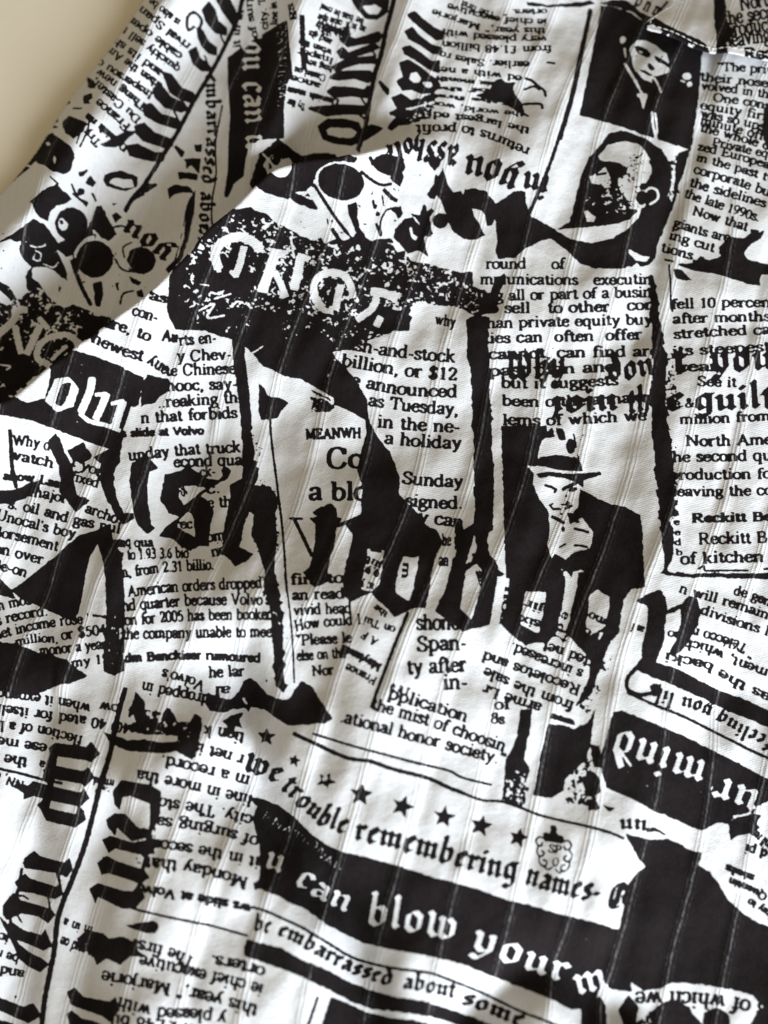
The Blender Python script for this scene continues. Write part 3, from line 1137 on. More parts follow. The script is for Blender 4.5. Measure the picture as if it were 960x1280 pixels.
# where each print mark lies on the relief: look-up from picture layout to cloth (u, v)
LU0, LV0, LST = -180.0, -180.0, 4.0
lu = np.arange(LU0, 1150, LST); lv = np.arange(LV0, 1460, LST)

def lookup(height):
    PX, PY = np.meshgrid(lu, lv)
    d = ray_dirs(PX.ravel(), PY.ravel())
    res = np.zeros((d.shape[0], 2)); done = np.zeros(d.shape[0], bool)
    prev = None; pg = None
    for z in np.arange(float(np.ceil(H.max())) + 45, -1.1, -1.0):
        t = (z - cam_pos[2]) / d[:, 2]
        u = cam_pos[0] + d[:, 0] * t + 480.0
        v = 640.0 - (cam_pos[1] + d[:, 1] * t)
        g = z - height(u, v)
        if prev is not None:
            hit = (~done) & (g <= 0)
            f = np.where(hit, pg / np.maximum(pg - g, 1e-6), 0)
            res[hit, 0] = (prev[0] + (u - prev[0]) * f)[hit]
            res[hit, 1] = (prev[1] + (v - prev[1]) * f)[hit]
            done |= hit
        prev = (u, v); pg = g
    res[~done, 0] = u[~done]; res[~done, 1] = v[~done]
    return res.reshape(PX.shape + (2,))

LOOK_BODY = lookup(lambda u, v: sample(H, u, v))

# ------------------------------------------------------------------ the collar: a turned-down flap over the front
COLLAR_EDGE = "872,-120 850,-40 838,-4 829,6 821,15 812,24 806,32 806,37 812,41 822,44 838,49 852,54 866,58.5 878,61.5 892,63.5 900,64 912,66.5 930,70 960,75 1010,86 1080,92 1130,96"
CE = on_plane(catmull([tuple(map(float, q.split(','))) for q in COLLAR_EDGE.split()], 8), 62)
CC = np.array([1080.0, -185.0])

def collar_height(u, v):
    base = sample(H, u, v)
    base = 30 + 0.6 * (base - 30)
    n = 2.0 * np.sin(u * .035 + v * .02) + 1.6 * np.sin(v * .05 - u * .018)
    lift = 13.0 * np.exp(-((u - CE[60, 0]) ** 2 + (v - CE[60, 1]) ** 2) / 42.0 ** 2)
    dist = np.maximum(-(v - 45 - .23 * (u - 812)), 0)
    return base + 33 + n + lift - 26 * smooth(0, 220, dist)

LOOK_COLLAR = lookup(collar_height)

def to_cloth(P, L):
    x = np.clip((P[..., 0] - LU0) / LST, 0, L.shape[1] - 1.001); y = np.clip((P[..., 1] - LV0) / LST, 0, L.shape[0] - 1.001)
    xi = x.astype(int); yi = y.astype(int); fx = (x - xi)[..., None]; fy = (y - yi)[..., None]
    return (L[yi, xi] * (1 - fx) + L[yi, xi + 1] * fx) * (1 - fy) + (L[yi + 1, xi] * (1 - fx) + L[yi + 1, xi + 1] * fx) * fy

# ------------------------------------------------------------------ lettering: pen strokes for a serif face and a blackletter
SERIF = {
'a': (.95, "~.16,.74 .24,.93 .47,.99 .68,.9 .73,.65;.73,.68 .73,.15 .8,.04 .93,.05;~.73,.58 .45,.5 .17,.38 .14,.15 .33,.02 .55,.1 .73,.28;.17,.74 .2,.78"),
'b': (1.08, ".24,1.5 .24,.05;~.24,.72 .42,.97 .7,.95 .92,.68 .9,.3 .68,.03 .42,.03 .24,.25;_.12,1.47,.12"),
'c': (.9, "~.76,.78 .68,.95 .45,.99 .2,.83 .12,.5 .2,.17 .45,.01 .68,.07 .82,.25;.72,.75 .74,.79"),
'd': (1.1, ".8,1.5 .8,.06;~.8,.72 .6,.97 .32,.95 .12,.66 .14,.3 .34,.03 .6,.03 .8,.25;_.68,1.47,.12;_.9,.03,.12"),
'e': (.93, ".14,.55 .8,.55;~.8,.55 .76,.84 .5,.99 .24,.86 .12,.5 .22,.16 .48,.01 .7,.07 .84,.25"),
'f': (.68, "~.72,1.36 .66,1.48 .48,1.48 .33,1.25 .32,.9;.32,1.1 .32,.03;_.34,.03,.26;_.36,.95,.3;.68,1.36 .7,1.4"),
'g': (1.0, "~.45,.98 .2,.88 .17,.6 .3,.4 .48,.38 .7,.48 .74,.78 .62,.95 .45,.98;~.32,.4 .2,.26 .3,.12 .7,.1 .86,-.1 .76,-.36 .42,-.44 .16,-.32 .18,-.08 .34,.08;.7,.9 .95,.94"),
'h': (1.12, ".24,1.5 .24,.03;~.24,.7 .42,.94 .66,.97 .82,.78 .83,.55;.83,.62 .83,.03;_.24,.03,.22;_.85,.03,.22;_.12,1.47,.12"),
'i': (.56, ".28,.98 .28,.03;_.28,.03,.23;_.17,.95,.12;.26,1.3 .3,1.46"),
'j': (.5, "~.3,.98 .3,0 .26,-.3 .05,-.42;_.19,.95,.12;.28,1.3 .32,1.46"),
'k': (1.08, ".24,1.5 .24,.03;.8,.93 .28,.42;.45,.6 .86,.05;_.24,.03,.22;_.88,.03,.2;_.8,.95,.2;_.12,1.47,.12"),
'l': (.56, ".28,1.5 .28,.03;_.28,.03,.23;_.16,1.47,.12"),
'm': (1.66, ".24,.98 .24,.03;~.24,.7 .4,.94 .62,.97 .78,.8 .8,.55;.8,.62 .8,.03;~.8,.7 .96,.94 1.18,.97 1.36,.8 1.38,.55;1.38,.62 1.38,.03;_.24,.03,.2;_.8,.03,.2;_1.4,.03,.2;_.12,.95,.12"),
'n': (1.12, ".24,.98 .24,.03;~.24,.7 .42,.94 .66,.97 .82,.78 .83,.55;.83,.62 .83,.03;_.24,.03,.22;_.85,.03,.22;_.12,.95,.12"),
'o': (1.0, "~.5,.99 .22,.86 .12,.5 .22,.14 .5,.01 .78,.14 .88,.5 .78,.86 .5,.99"),
'p': (1.1, ".24,.98 .24,-.45;~.24,.72 .42,.97 .7,.95 .93,.68 .91,.3 .7,.03 .42,.03 .24,.25;_.12,.95,.12;_.26,-.44,.24"),
'q': (1.1, ".82,.98 .82,-.45;~.82,.72 .62,.97 .34,.95 .12,.66 .14,.3 .34,.03 .62,.03 .82,.25;_.82,-.44,.24"),
'r': (.8, ".24,.98 .24,.03;~.24,.62 .38,.88 .56,.98 .7,.9;.66,.84 .7,.86;_.26,.03,.24;_.12,.95,.12"),
's': (.8, "~.66,.74 .62,.9 .4,.99 .18,.88 .16,.7 .34,.55 .56,.45 .7,.28 .64,.08 .4,.01 .18,.08 .12,.26"),
't': (.66, ".3,1.28 .3,.2;~.3,.3 .34,.06 .5,.03 .64,.16;_.32,.95,.26;.3,1.28 .16,1.0"),
'u': (1.12, ".22,.98 .22,.35;~.22,.45 .26,.1 .46,.02 .68,.1 .82,.32;.82,.98 .82,.05;_.12,.95,.14;_.72,.95,.14;_.94,.03,.1"),
'v': (1.02, ".2,.95 .52,.03;.52,.03 .82,.95;_.2,.95,.2;_.82,.95,.18"),
'w': (1.5, ".2,.95 .48,.03;.48,.03 .76,.95;.72,.95 1.0,.03;1.0,.03 1.28,.95;_.2,.95,.2;_.74,.95,.16;_1.3,.95,.18"),
'x': (1.02, ".2,.95 .82,.03;.82,.95 .2,.03;_.2,.95,.2;_.8,.95,.18;_.2,.03,.18;_.82,.03,.2"),
'y': (1.02, ".2,.95 .54,.05;~.84,.95 .54,.05 .36,-.35 .14,-.4;_.2,.95,.2;_.84,.95,.18;.14,-.32 .18,-.36"),
'z': (.9, ".16,.95 .74,.95;.74,.95 .14,.04;.14,.04 .78,.04;.16,.95 .16,.72;.78,.04 .78,.28;.7,.9 .2,.1"),
'A': (1.5, ".75,1.45 .2,.03;.72,1.45 1.26,.03;.4,.5 1.06,.5;_.2,.03,.2;_1.28,.03,.24"),
'B': (1.35, ".3,1.42 .3,.03;~.3,1.42 .85,1.4 1.0,1.1 .85,.8 .3,.76;~.3,.76 .95,.72 1.13,.4 .95,.06 .3,.03;_.2,1.42,.16;_.2,.03,.16"),
'C': (1.4, "~1.14,1.05 1.0,1.35 .7,1.46 .32,1.3 .15,.73 .3,.16 .7,.0 1.0,.1 1.2,.4;1.14,1.4 1.14,1.02"),
'D': (1.5, ".3,1.42 .3,.03;~.3,1.42 .85,1.4 1.2,1.1 1.27,.73 1.2,.3 .85,.05 .3,.03;_.2,1.42,.16;_.2,.03,.16"),
'E': (1.28, ".3,1.42 .3,.03;.3,1.42 1.05,1.42;.3,.76 .8,.76;.3,.03 1.08,.03;1.05,1.42 1.05,1.12;1.08,.03 1.1,.36;.8,.92 .8,.6;_.2,1.42,.16;_.2,.03,.16"),
'F': (1.2, ".3,1.42 .3,.03;.3,1.42 1.03,1.42;.3,.76 .8,.76;1.03,1.42 1.03,1.12;.8,.92 .8,.6;_.2,1.42,.16;_.3,.03,.26"),
'G': (1.5, "~1.14,1.05 1.0,1.35 .7,1.46 .32,1.3 .15,.73 .3,.16 .7,.0 1.0,.08 1.18,.25;1.18,.65 1.18,.1;_1.14,.65,.24;1.14,1.4 1.14,1.02"),
'H': (1.6, ".32,1.42 .32,.03;1.24,1.42 1.24,.03;.32,.75 1.24,.75;_.32,1.42,.26;_.32,.03,.26;_1.24,1.42,.26;_1.24,.03,.26"),
'I': (.76, ".38,1.42 .38,.03;_.38,1.42,.26;_.38,.03,.26"),
'J': (.9, "~.55,1.42 .55,.4 .5,.08 .25,.0 .12,.15;_.55,1.42,.26"),
'K': (1.5, ".32,1.42 .32,.03;1.18,1.4 .36,.7;.6,.9 1.22,.05;_.32,1.42,.26;_.32,.03,.26;_1.2,1.42,.2;_1.28,.03,.22"),
'L': (1.25, ".32,1.42 .32,.03;.32,.03 1.08,.03;1.08,.03 1.1,.42;_.32,1.42,.26;_.2,.03,.14"),
'M': (1.8, ".3,1.42 .3,.03;.34,1.42 .88,.1;.9,.1 1.42,1.42;1.46,1.42 1.46,.03;_.24,1.42,.22;_.3,.03,.22;_1.5,1.42,.22;_1.48,.03,.26"),
'N': (1.6, ".3,1.42 .3,.03;.3,1.42 1.24,.08;1.26,1.42 1.26,.03;_.22,1.42,.2;_.3,.03,.24;_1.26,1.42,.24"),
'O': (1.5, "~.75,1.45 .35,1.3 .16,.73 .35,.16 .75,0 1.15,.16 1.34,.73 1.15,1.3 .75,1.45"),
'P': (1.3, ".3,1.42 .3,.03;~.3,1.42 .9,1.4 1.1,1.05 .9,.7 .3,.66;_.2,1.42,.16;_.3,.03,.26"),
'Q': (1.5, "~.75,1.45 .35,1.3 .16,.73 .35,.16 .75,0 1.15,.16 1.34,.73 1.15,1.3 .75,1.45;~.6,.2 .85,.0 1.1,-.3 1.4,-.3"),
'R': (1.45, ".3,1.42 .3,.03;~.3,1.42 .9,1.4 1.05,1.08 .9,.78 .3,.74;.65,.74 1.15,.05;_.2,1.42,.16;_.3,.03,.24;_1.24,.03,.18"),
'S': (1.15, "~.9,1.1 .85,1.35 .55,1.46 .25,1.3 .22,1.0 .5,.78 .8,.62 .98,.35 .85,.08 .55,.0 .28,.08 .16,.38;.92,1.4 .92,1.08;.15,.4 .15,.06"),
'T': (1.36, ".68,1.42 .68,.03;.12,1.42 1.24,1.42;.13,1.42 .1,1.05;1.23,1.42 1.26,1.05;_.68,.03,.26"),
'U': (1.5, "~.3,1.42 .3,.4 .45,.08 .78,.0 1.1,.1 1.22,.45 1.22,1.42;_.3,1.42,.24;_1.22,1.42,.22;.3,1.42 .3,.5"),
'V': (1.45, ".2,1.42 .74,.05;.74,.05 1.24,1.42;_.22,1.42,.24;_1.24,1.42,.2"),
'W': (2.0, ".2,1.42 .62,.05;.62,.05 1.02,1.42;.98,1.42 1.38,.05;1.38,.05 1.78,1.42;_.2,1.42,.22;_1.0,1.42,.2;_1.8,1.42,.2"),
'Y': (1.4, ".2,1.42 .7,.7;1.2,1.42 .7,.7;.7,.75 .7,.03;_.22,1.42,.22;_1.2,1.42,.2;_.7,.03,.26"),
'0': (1.0, "~.5,1.43 .24,1.25 .15,.72 .24,.18 .5,.01 .76,.18 .85,.72 .76,1.25 .5,1.43"),
'1': (.9, ".48,1.43 .48,.03;.48,1.43 .22,1.2;_.48,.03,.26"),
'2': (1.0, "~.18,1.05 .25,1.35 .5,1.44 .78,1.3 .8,1.0 .6,.65 .2,.1;.16,.07 .85,.07;.85,.07 .88,.32"),
'3': (1.0, "~.2,1.25 .5,1.44 .76,1.25 .72,.9 .42,.78;~.42,.78 .76,.65 .84,.3 .6,.03 .3,.03 .16,.2"),
'4': (1.0, ".66,1.43 .66,.03;.66,1.43 .1,.45;.1,.45 .9,.45;_.66,.03,.2"),
'5': (1.0, ".28,1.4 .8,1.4;.28,1.4 .24,.8;~.24,.8 .5,.92 .76,.75 .82,.4 .65,.08 .35,.02 .16,.18"),
'6': (1.0, "~.76,1.38 .4,1.2 .16,.7 .2,.2 .5,.01 .8,.2 .82,.55 .6,.85 .3,.78 .17,.5"),
'8': (1.0, "~.5,.78 .24,.95 .24,1.28 .5,1.43 .76,1.28 .76,.95 .5,.78 .2,.58 .18,.2 .5,.01 .82,.2 .8,.58 .5,.78"),
'9': (1.0, "~.24,.06 .6,.24 .84,.74 .8,1.24 .5,1.43 .2,1.24 .18,.89 .4,.59 .7,.66 .83,.94"),
'.': (.5, ".16,.04 .34,.04;.16,.13 .34,.13"),
',': (.5, ".24,.06 .26,.1;~.28,.06 .28,-.12 .14,-.28"),
'-': (.66, ".1,.45 .56,.45;.1,.5 .56,.5"),
'–': (1.0, ".05,.45 .95,.45;.05,.5 .95,.5"),
"'": (.4, ".2,1.45 .18,1.1"), '’': (.4, ".2,1.45 .18,1.1"),
'“': (.8, ".22,1.15 .24,1.2;~.22,1.2 .2,1.35 .3,1.48;.56,1.15 .58,1.2;~.56,1.2 .54,1.35 .64,1.48"),
'”': (.8, ".24,1.4 .22,1.36;~.24,1.4 .26,1.25 .16,1.1;.58,1.4 .56,1.36;~.58,1.4 .6,1.25 .5,1.1"),
'$': (1.05, "~.82,1.1 .75,1.35 .5,1.44 .24,1.3 .22,1.0 .5,.76 .76,.58 .86,.3 .74,.06 .5,.0 .26,.06 .14,.34;.5,1.6 .5,-.16"),
'£': (1.1, "~.88,1.2 .78,1.42 .52,1.38 .4,1.05 .42,.6 .36,.2 .16,.06;.16,.06 .94,.06;.2,.7 .74,.7"),
'&': (1.4, "~1.2,.75 1.0,.3 .6,0 .22,.15 .25,.5 .7,.85 .8,1.2 .6,1.44 .4,1.25 .5,.85 1.2,.05"),
'é': (.93, ".14,.55 .8,.55;~.8,.55 .76,.84 .5,.99 .24,.86 .12,.5 .22,.16 .48,.01 .7,.07 .84,.25;.4,1.2 .66,1.45"),
}
def MN(x, top=.95, bot=.06, a=.13):
    return f"{x - a},{top - .06} {x},{top - .16};{x},{top - .12} {x},{bot + .14};{x},{bot + .16} {x + a},{bot + .05}"
def AS(x, top=1.55, bot=.06):
    return f"{x - .08},{top} {x + .02},{top - .14};{x},{top - .05} {x},{bot + .14};{x},{bot + .16} {x + .13},{bot + .05}"
BL = {
'a': (1.0, MN(.74) + ";.2,.8 .34,.92;.34,.92 .6,.8 .74,.8;.74,.55 .36,.5 .24,.38;.24,.42 .24,.18;.24,.2 .36,.06;.36,.06 .7,.3"),
'b': (1.0, AS(.24) + ";.24,.75 .58,.95;.56,.92 .74,.78;.74,.8 .74,.25;.74,.25 .5,.04;.5,.04 .26,.15"),
'c': (.78, "~.68,.82 .5,.93 .36,.93;.36,.92 .22,.75;.22,.8 .22,.2;.22,.2 .4,.04;.4,.04 .68,.24;.56,.9 .68,.78"),
'd': (1.0, ".5,.95 .24,.78;.24,.78 .24,.22;.24,.22 .46,.04;.46,.04 .74,.22;.74,.2 .74,.85;.74,.85 .3,1.5;.3,1.5 .2,1.42;.5,.95 .7,.85"),
'e': (.82, ".24,.8 .24,.2;.24,.2 .44,.04;.44,.04 .72,.24;.24,.76 .48,.95;.48,.95 .66,.76;.66,.76 .28,.42"),
'f': (.74, ".28,1.35 .28,.12;.28,1.3 .46,1.52;.46,1.52 .66,1.36;.08,.92 .6,.92;.28,.15 .2,-.05"),
'g': (1.0, ".24,.78 .24,.28;.24,.28 .42,.1;.42,.1 .72,.28;.24,.78 .46,.95;.46,.95 .74,.82;.74,.95 .74,-.2;.74,-.2 .5,-.42;.5,-.42 .2,-.3;.6,.93 .9,.95"),
'h': (1.0, AS(.24) + ";.24,.72 .56,.94;.56,.94 .74,.78;.74,.8 .74,.1;.74,.1 .6,-.2"),
'i': (.56, MN(.26) + ";.2,1.32 .32,1.22"),
'j': (.56, MN(.26) + ";.26,.2 .1,-.35"),
'k': (.95, AS(.24) + ";.24,.6 .62,.92;.62,.92 .68,.75;.3,.55 .74,.1"),
'l': (.56, AS(.26)),
'm': (1.5, MN(.26) + ";" + MN(.72) + ";" + MN(1.18) + ";.28,.68 .66,.94;.74,.68 1.12,.94"),
'n': (1.05, MN(.26) + ";" + MN(.76) + ";.28,.68 .7,.94"),
'o': (.98, ".24,.78 .24,.22;.24,.22 .48,.04;.48,.04 .74,.22;.74,.22 .74,.78;.74,.78 .5,.96;.5,.96 .24,.78"),
'p': (1.0, ".14,.9 .26,.8;.26,.85 .26,-.4;.26,.74 .54,.95;.54,.95 .74,.8;.74,.8 .74,.24;.74,.24 .5,.05;.5,.05 .26,.15"),
'q': (1.0, ".24,.78 .24,.25;.24,.25 .46,.05;.46,.05 .72,.25;.24,.78 .5,.95;.5,.95 .74,.82;.74,.9 .74,-.4"),
'r': (.76, MN(.26) + ";.28,.7 .5,.94;.48,.93 .66,.8"),
's': (.82, ".66,.9 .46,.95;.46,.95 .24,.8;.24,.8 .24,.62;.24,.62 .64,.4;.64,.4 .64,.2;.64,.2 .42,.03;.42,.03 .16,.14;.64,.92 .7,.78"),
't': (.66, ".28,1.22 .28,.2;.28,.2 .44,.05;.44,.05 .6,.16;.06,.92 .56,.92;.28,1.22 .14,1.0"),
'u': (1.05, MN(.26) + ";" + MN(.76) + ";.3,.1 .72,.3"),
'v': (1.0, ".14,.9 .26,1.0;.26,.95 .26,.22;.26,.22 .5,.03;.5,.03 .74,.22;.74,.22 .74,.75;.74,.75 .5,.95"),
'w': (1.45, ".12,1.1 .26,.95;.26,1.0 .26,.22;.26,.22 .46,.04;.46,.04 .72,.2;.72,.9 .72,.2;.72,.2 .94,.04;.94,.04 1.2,.22;1.2,.22 1.2,.78;1.2,.78 .98,.95;.6,.95 .74,.85"),
'x': (.9, ".2,.9 .7,.06;.68,.92 .5,.8;.24,.1 .4,.2;.2,.5 .66,.5"),
'y': (1.0, ".12,.96 .26,.84;.26,.9 .26,.28;.26,.28 .46,.1;.46,.1 .74,.3;.74,.95 .74,.2;.74,.2 .36,-.3;.36,-.3 .14,-.2;.62,.95 .76,.86;.14,-.2 .2,-.1"),
'z': (.85, ".16,.9 .68,.9;.68,.9 .2,.08;.2,.08 .72,.08"),
'W': (1.7, ".1,1.2 .3,1.4;.3,1.35 .3,.22;.3,.22 .56,.04;.56,.04 .84,.22;.84,1.3 .84,.2;.66,1.2 .84,1.38;.84,.22 1.1,.04;1.1,.04 1.4,.25;1.4,.25 1.4,1.0;1.4,1.0 1.15,1.35"),
'C': (1.15, "~1.0,1.3 .7,1.45 .4,1.3 .26,.95;.26,1.0 .26,.35;~.26,.4 .4,.1 .7,.03 1.0,.25;.62,1.3 .62,.2;.85,1.36 1.0,1.2;.7,1.3 .7,.2"),
'-': (.6, ".1,.5 .5,.5"),
"'": (.4, ".2,1.4 .14,1.1"),
}

def parse_glyphs(table, black):
    out = {}
    for ch, (adv, spec) in table.items():
        segs = []
        for st in spec.split(';'):
            if st[0] == '_':
                x, y, w = map(float, st[1:].split(','))
                segs.append((x - w, y, x + w, y, 1)); continue
            sm = st[0] == '~'
            p = [tuple(map(float, q.split(','))) for q in st.lstrip('~').split()]
            if sm: p = catmull(p, 4)
            for a, b in zip(p[:-1], p[1:]):
                segs.append((a[0], a[1], b[0], b[1], 0))
        out[ch] = (adv, np.array(segs, float))
    return out
G_SERIF = parse_glyphs(SERIF, False)
G_BLACK = parse_glyphs(BL, True)

def glyph_quads(segs, style):
    """pen quads in glyph units"""
    p = segs[:, 0:2]; q = segs[:, 2:4]; ser = segs[:, 4] > .5
    d = q - p; L = np.maximum(np.hypot(d[:, 0], d[:, 1]), 1e-6)[:, None]; d = d / L
    n = np.stack([-d[:, 1], d[:, 0]], 1)
    if style in 'bB':
        nib = np.array([.135, .115]) if style == 'b' else np.array([.10, .085])
        e = d * .02
        a = np.stack([p - nib - e, p + nib - e, q + nib + e, q - nib + e], 1)
        hw = .035
        m = n * hw
        b = np.stack([p - m, p + m, q + m, q - m], 1)
        return np.concatenate([a, b])
    A, B = {'t': (.150, .088), 'k': (.20, .135), 'c': (.06, .05)}[style]
    hw = np.sqrt((A * n[:, 0]) ** 2 + (B * n[:, 1]) ** 2)
    hw = np.where(ser, B * 1.0, hw)[:, None]
    ext = np.where(ser, 0.0, .035)[:, None] * d
    if style == 'c':
        m_ = ~ser; p, q, n, hw, ext = p[m_], q[m_], n[m_], hw[m_], ext[m_]
    m = n * hw
    return np.stack([p - ext - m, p - ext + m, q + ext + m, q + ext - m], 1)

QC = {}
def text_quads(style, h, text, base):
    base = catmull(base, 10)
    seg = np.diff(base, axis=0); cl = np.concatenate([[0], np.cumsum(np.hypot(seg[:, 0], seg[:, 1]))])
    T = cl[-1]
    tab = G_BLACK if style in 'bB' else G_SERIF
    adv = 0; parts = []
    for ch in text:
        if ch == ' ':
            adv += .62; continue
        g = tab.get(ch) or G_SERIF.get(ch)
        if g is None:
            adv += .6; continue
        if (style, ch) not in QC: QC[(style, ch)] = glyph_quads(g[1], style)
        q = QC[(style, ch)].copy()
        q[..., 1] *= rng.uniform(.97, 1.03)
        q[..., 0] += adv
        q[..., 1] += rng.normal(0, .015)
        parts.append(q); adv += g[0]
    if not parts: return np.zeros((0, 4, 2))
    q = np.concatenate(parts)
    s = q[..., 0] / adv * T
    mid = s.mean(axis=1, keepdims=True)
    # position on the baseline, with a direction averaged over about a letter
    def at(a): return np.stack([np.interp(a, cl, base[:, 0]), np.interp(a, cl, base[:, 1])], -1)
    w = max(h * .6, T * .03)
    dirv = at(np.clip(mid + w, 0, T)) - at(np.clip(mid - w, 0, T))
    dirv /= np.maximum(np.linalg.norm(dirv, axis=-1, keepdims=True), 1e-6)
    c = at(np.clip(mid, 0, T))
    up = np.stack([dirv[..., 1], -dirv[..., 0]], -1)
    P = c + dirv * (s - mid)[..., None] + up * (q[..., 1] * h)[..., None]
    over = (mid < 0) | (mid > T)
    return P

def stroke_quads(pts, w, smooth_=True):
    p = catmull(pts, 10)
    d = np.diff(p, axis=0); L = np.maximum(np.hypot(d[:, 0], d[:, 1]), 1e-6)[:, None]; d = d / L
    n = np.stack([-d[:, 1], d[:, 0]], 1)
    w = w * (1 + .10 * np.sin(np.arange(len(n)) * 1.7 + rng.uniform(0, 6)))[:, None] / 2
    e = d * np.minimum(w, 1.2)
    return np.stack([p[:-1] - e - n * w, p[:-1] - e + n * w, p[1:] + e + n * w, p[1:] + e - n * w], 1)

# ------------------------------------------------------------------ painting the print, in cloth space
class Canvas:
    def __init__(self, u0, v0, u1, v1, res, look):
        self.u0, self.v0, self.u1, self.v1, self.res, self.look = u0, v0, u1, v1, res, look
        self.h = int((v1 - v0) * res); self.w = int((u1 - u0) * res)
        self.a = np.zeros((self.h, self.w), np.float32)
        self.nz = {}
    def to_tex(self, P):
        c = to_cloth(P, self.look)
        return np.stack([(c[..., 0] - self.u0) * self.res, (c[..., 1] - self.v0) * self.res], -1)
    def quads(self, Q, val):
        if not len(Q): return
        T = self.to_tex(Q)
        lo = np.floor(T.min(1)).astype(int) - 1; hi = np.ceil(T.max(1)).astype(int) + 2
        # orientation and half-planes
        nx = np.roll(T, -1, 1)
        ed = nx - T
        area = (T[:, :, 0] * nx[:, :, 1] - T[:, :, 1] * nx[:, :, 0]).sum(1)
        sg = np.where(area >= 0, 1.0, -1.0)
        L = np.maximum(np.hypot(ed[..., 0], ed[..., 1]), 1e-4)
        na = ed[..., 1] / L * sg[:, None]; nb = -ed[..., 0] / L * sg[:, None]
        nc = -(na * T[..., 0] + nb * T[..., 1])
        A = self.a
        for i in range(len(T)):
            x0, y0 = max(lo[i, 0], 0), max(lo[i, 1], 0); x1, y1 = min(hi[i, 0], self.w), min(hi[i, 1], self.h)
            if x1 <= x0 or y1 <= y0 or (x1 - x0) > 700 or (y1 - y0) > 700: continue
            X = np.arange(x0, x1, dtype=np.float32)[None, :] + .5; Y = np.arange(y0, y1, dtype=np.float32)[:, None] + .5
            d = na[i, 0] * X + nb[i, 0] * Y + nc[i, 0]
            for k in (1, 2, 3):
                d = np.maximum(d, na[i, k] * X + nb[i, k] * Y + nc[i, k])
            cov = np.clip(.75 - d, 0, 1)
            sub = A[y0:y1, x0:x1]
            if val: np.maximum(sub, cov, out=sub)
            else: np.minimum(sub, 1 - cov, out=sub)
    def mask(self, pts, jitter=.35):
        p = np.asarray(pts, float); out = []
        for a, b in zip(p, np.roll(p, -1, 0)):
            n = max(1, int(np.hypot(*(b - a)) / 4))
            t = np.arange(n)[:, None] / n
            out.append(a * (1 - t) + b * t)
        p = np.concatenate(out)
        p = p + rng.normal(0, jitter, p.shape)
        T = self.to_tex(p)
        x0 = max(int(T[:, 0].min()) - 1, 0); x1 = min(int(T[:, 0].max()) + 2, self.w)
        y0 = max(int(T[:, 1].min()) - 1, 0); y1 = min(int(T[:, 1].max()) + 2, self.h)
        if x1 <= x0 or y1 <= y0: return None
        ax, ay = T[:, 0], T[:, 1]; bx, by = np.roll(ax, -1), np.roll(ay, -1)
        M = np.zeros((y1 - y0, x1 - x0), bool)
        cx = np.arange(x0, x1) + .5
        for y in range(y0, y1):
            yy = y + .5
            m = (ay <= yy) != (by <= yy)
            if not m.any(): continue
            xs = np.sort(ax[m] + (yy - ay[m]) / (by[m] - ay[m]) * (bx[m] - ax[m]))
            M[y - y0] = (np.searchsorted(xs, cx) % 2) == 1
        return M, x0, y0, x1, y1
    def poly(self, pts, val, jitter=.35):
        r = self.mask(pts, jitter)
        if r is None: return
        M, x0, y0, x1, y1 = r
        self.a[y0:y1, x0:x1][M] = val
    def speck(self, pts, thr, val):
        r = self.mask(pts, 2.0)
        if r is None: return
        M, x0, y0, x1, y1 = r
        k = 'n'
        if k not in self.nz:
            sh = self.a.shape
            self.nz[k] = (.33 * vnoise(sh, 8 * self.res / 2, 21) + .47 * vnoise(sh, 3.3 * self.res / 2, 22) + .2 * vnoise(sh, 16 * self.res / 2, 23))
        N = self.nz[k][y0:y1, x0:x1]
        # thr ~ share that stays untouched
        t = .5 + (thr - .5) * .9 + .10
        sel = M & (N > t)
        self.a[y0:y1, x0:x1][sel] = val
    def finish(self):
        sh = self.a.shape
        b = .35 * blur(self.a, 1) + .65 * blur(self.a, 3)
        n = .5 * vnoise(sh, 3.2, 31) + .5 * vnoise(sh, 7.0, 32) - .5
        ink = smooth(.31, .53, b + n * .50)
        return ink

def ell(cx, cy, rx, ry, rot):
    t = np.linspace(0, 2 * math.pi, 28, endpoint=False)
    c, s = math.cos(math.radians(rot)), math.sin(math.radians(rot))
    x, y = rx * np.cos(t), ry * np.sin(t)
    return np.stack([cx + x * c - y * s, cy + x * s + y * c], 1)

RES = 2.6
body_cv = Canvas(U0, V0, U1, V1, RES, LOOK_BODY)
collar_cv = Canvas(740, -210, U1, 130, RES, LOOK_COLLAR)

# the cloth that lies outside the picture carries more of the same columns
FILL = ["the chief executive said this year", "Why don't you watch the market", "a private equity buyer can often offer", "six months to record sales in the second quarter",
        "American orders dropped for the third", "returns to profit and the largest edition", "the company was unable to meet demand", "in the past two years corporate buyers"]
def filler(cv, x0, y0, x1, y1, seed):
    r = np.random.default_rng(seed)
    y = y0; i = seed
    while y < y1:
        if r.random() < .07:
            cv.poly([(x0, y), (x1, y + 3), (x1, y + 17), (x0, y + 14)], 1); y += 34; continue
        cv.quads(text_quads('t', 9.2, FILL[i % len(FILL)], [(x0 + r.uniform(0, 8), y), (x1 - r.uniform(0, 25), y + 2)]), 1)
        y += 19.5; i += 1
filler(body_cv, 985, 120, 1170, 480, 1)
filler(body_cv, 985, 560, 1170, 1000, 2)
filler(body_cv, 1000, 1010, 1170, 1470, 3)
filler(body_cv, -185, 560, -18, 900, 4)
filler(body_cv, -185, 920, -14, 1470, 5)
filler(body_cv, 30, 1305, 300, 1470, 6)
filler(body_cv, 640, 1310, 980, 1470, 7)
filler(body_cv, 330, -190, 480, -20, 8)
filler(body_cv, 520, -190, 820, -20, 9)

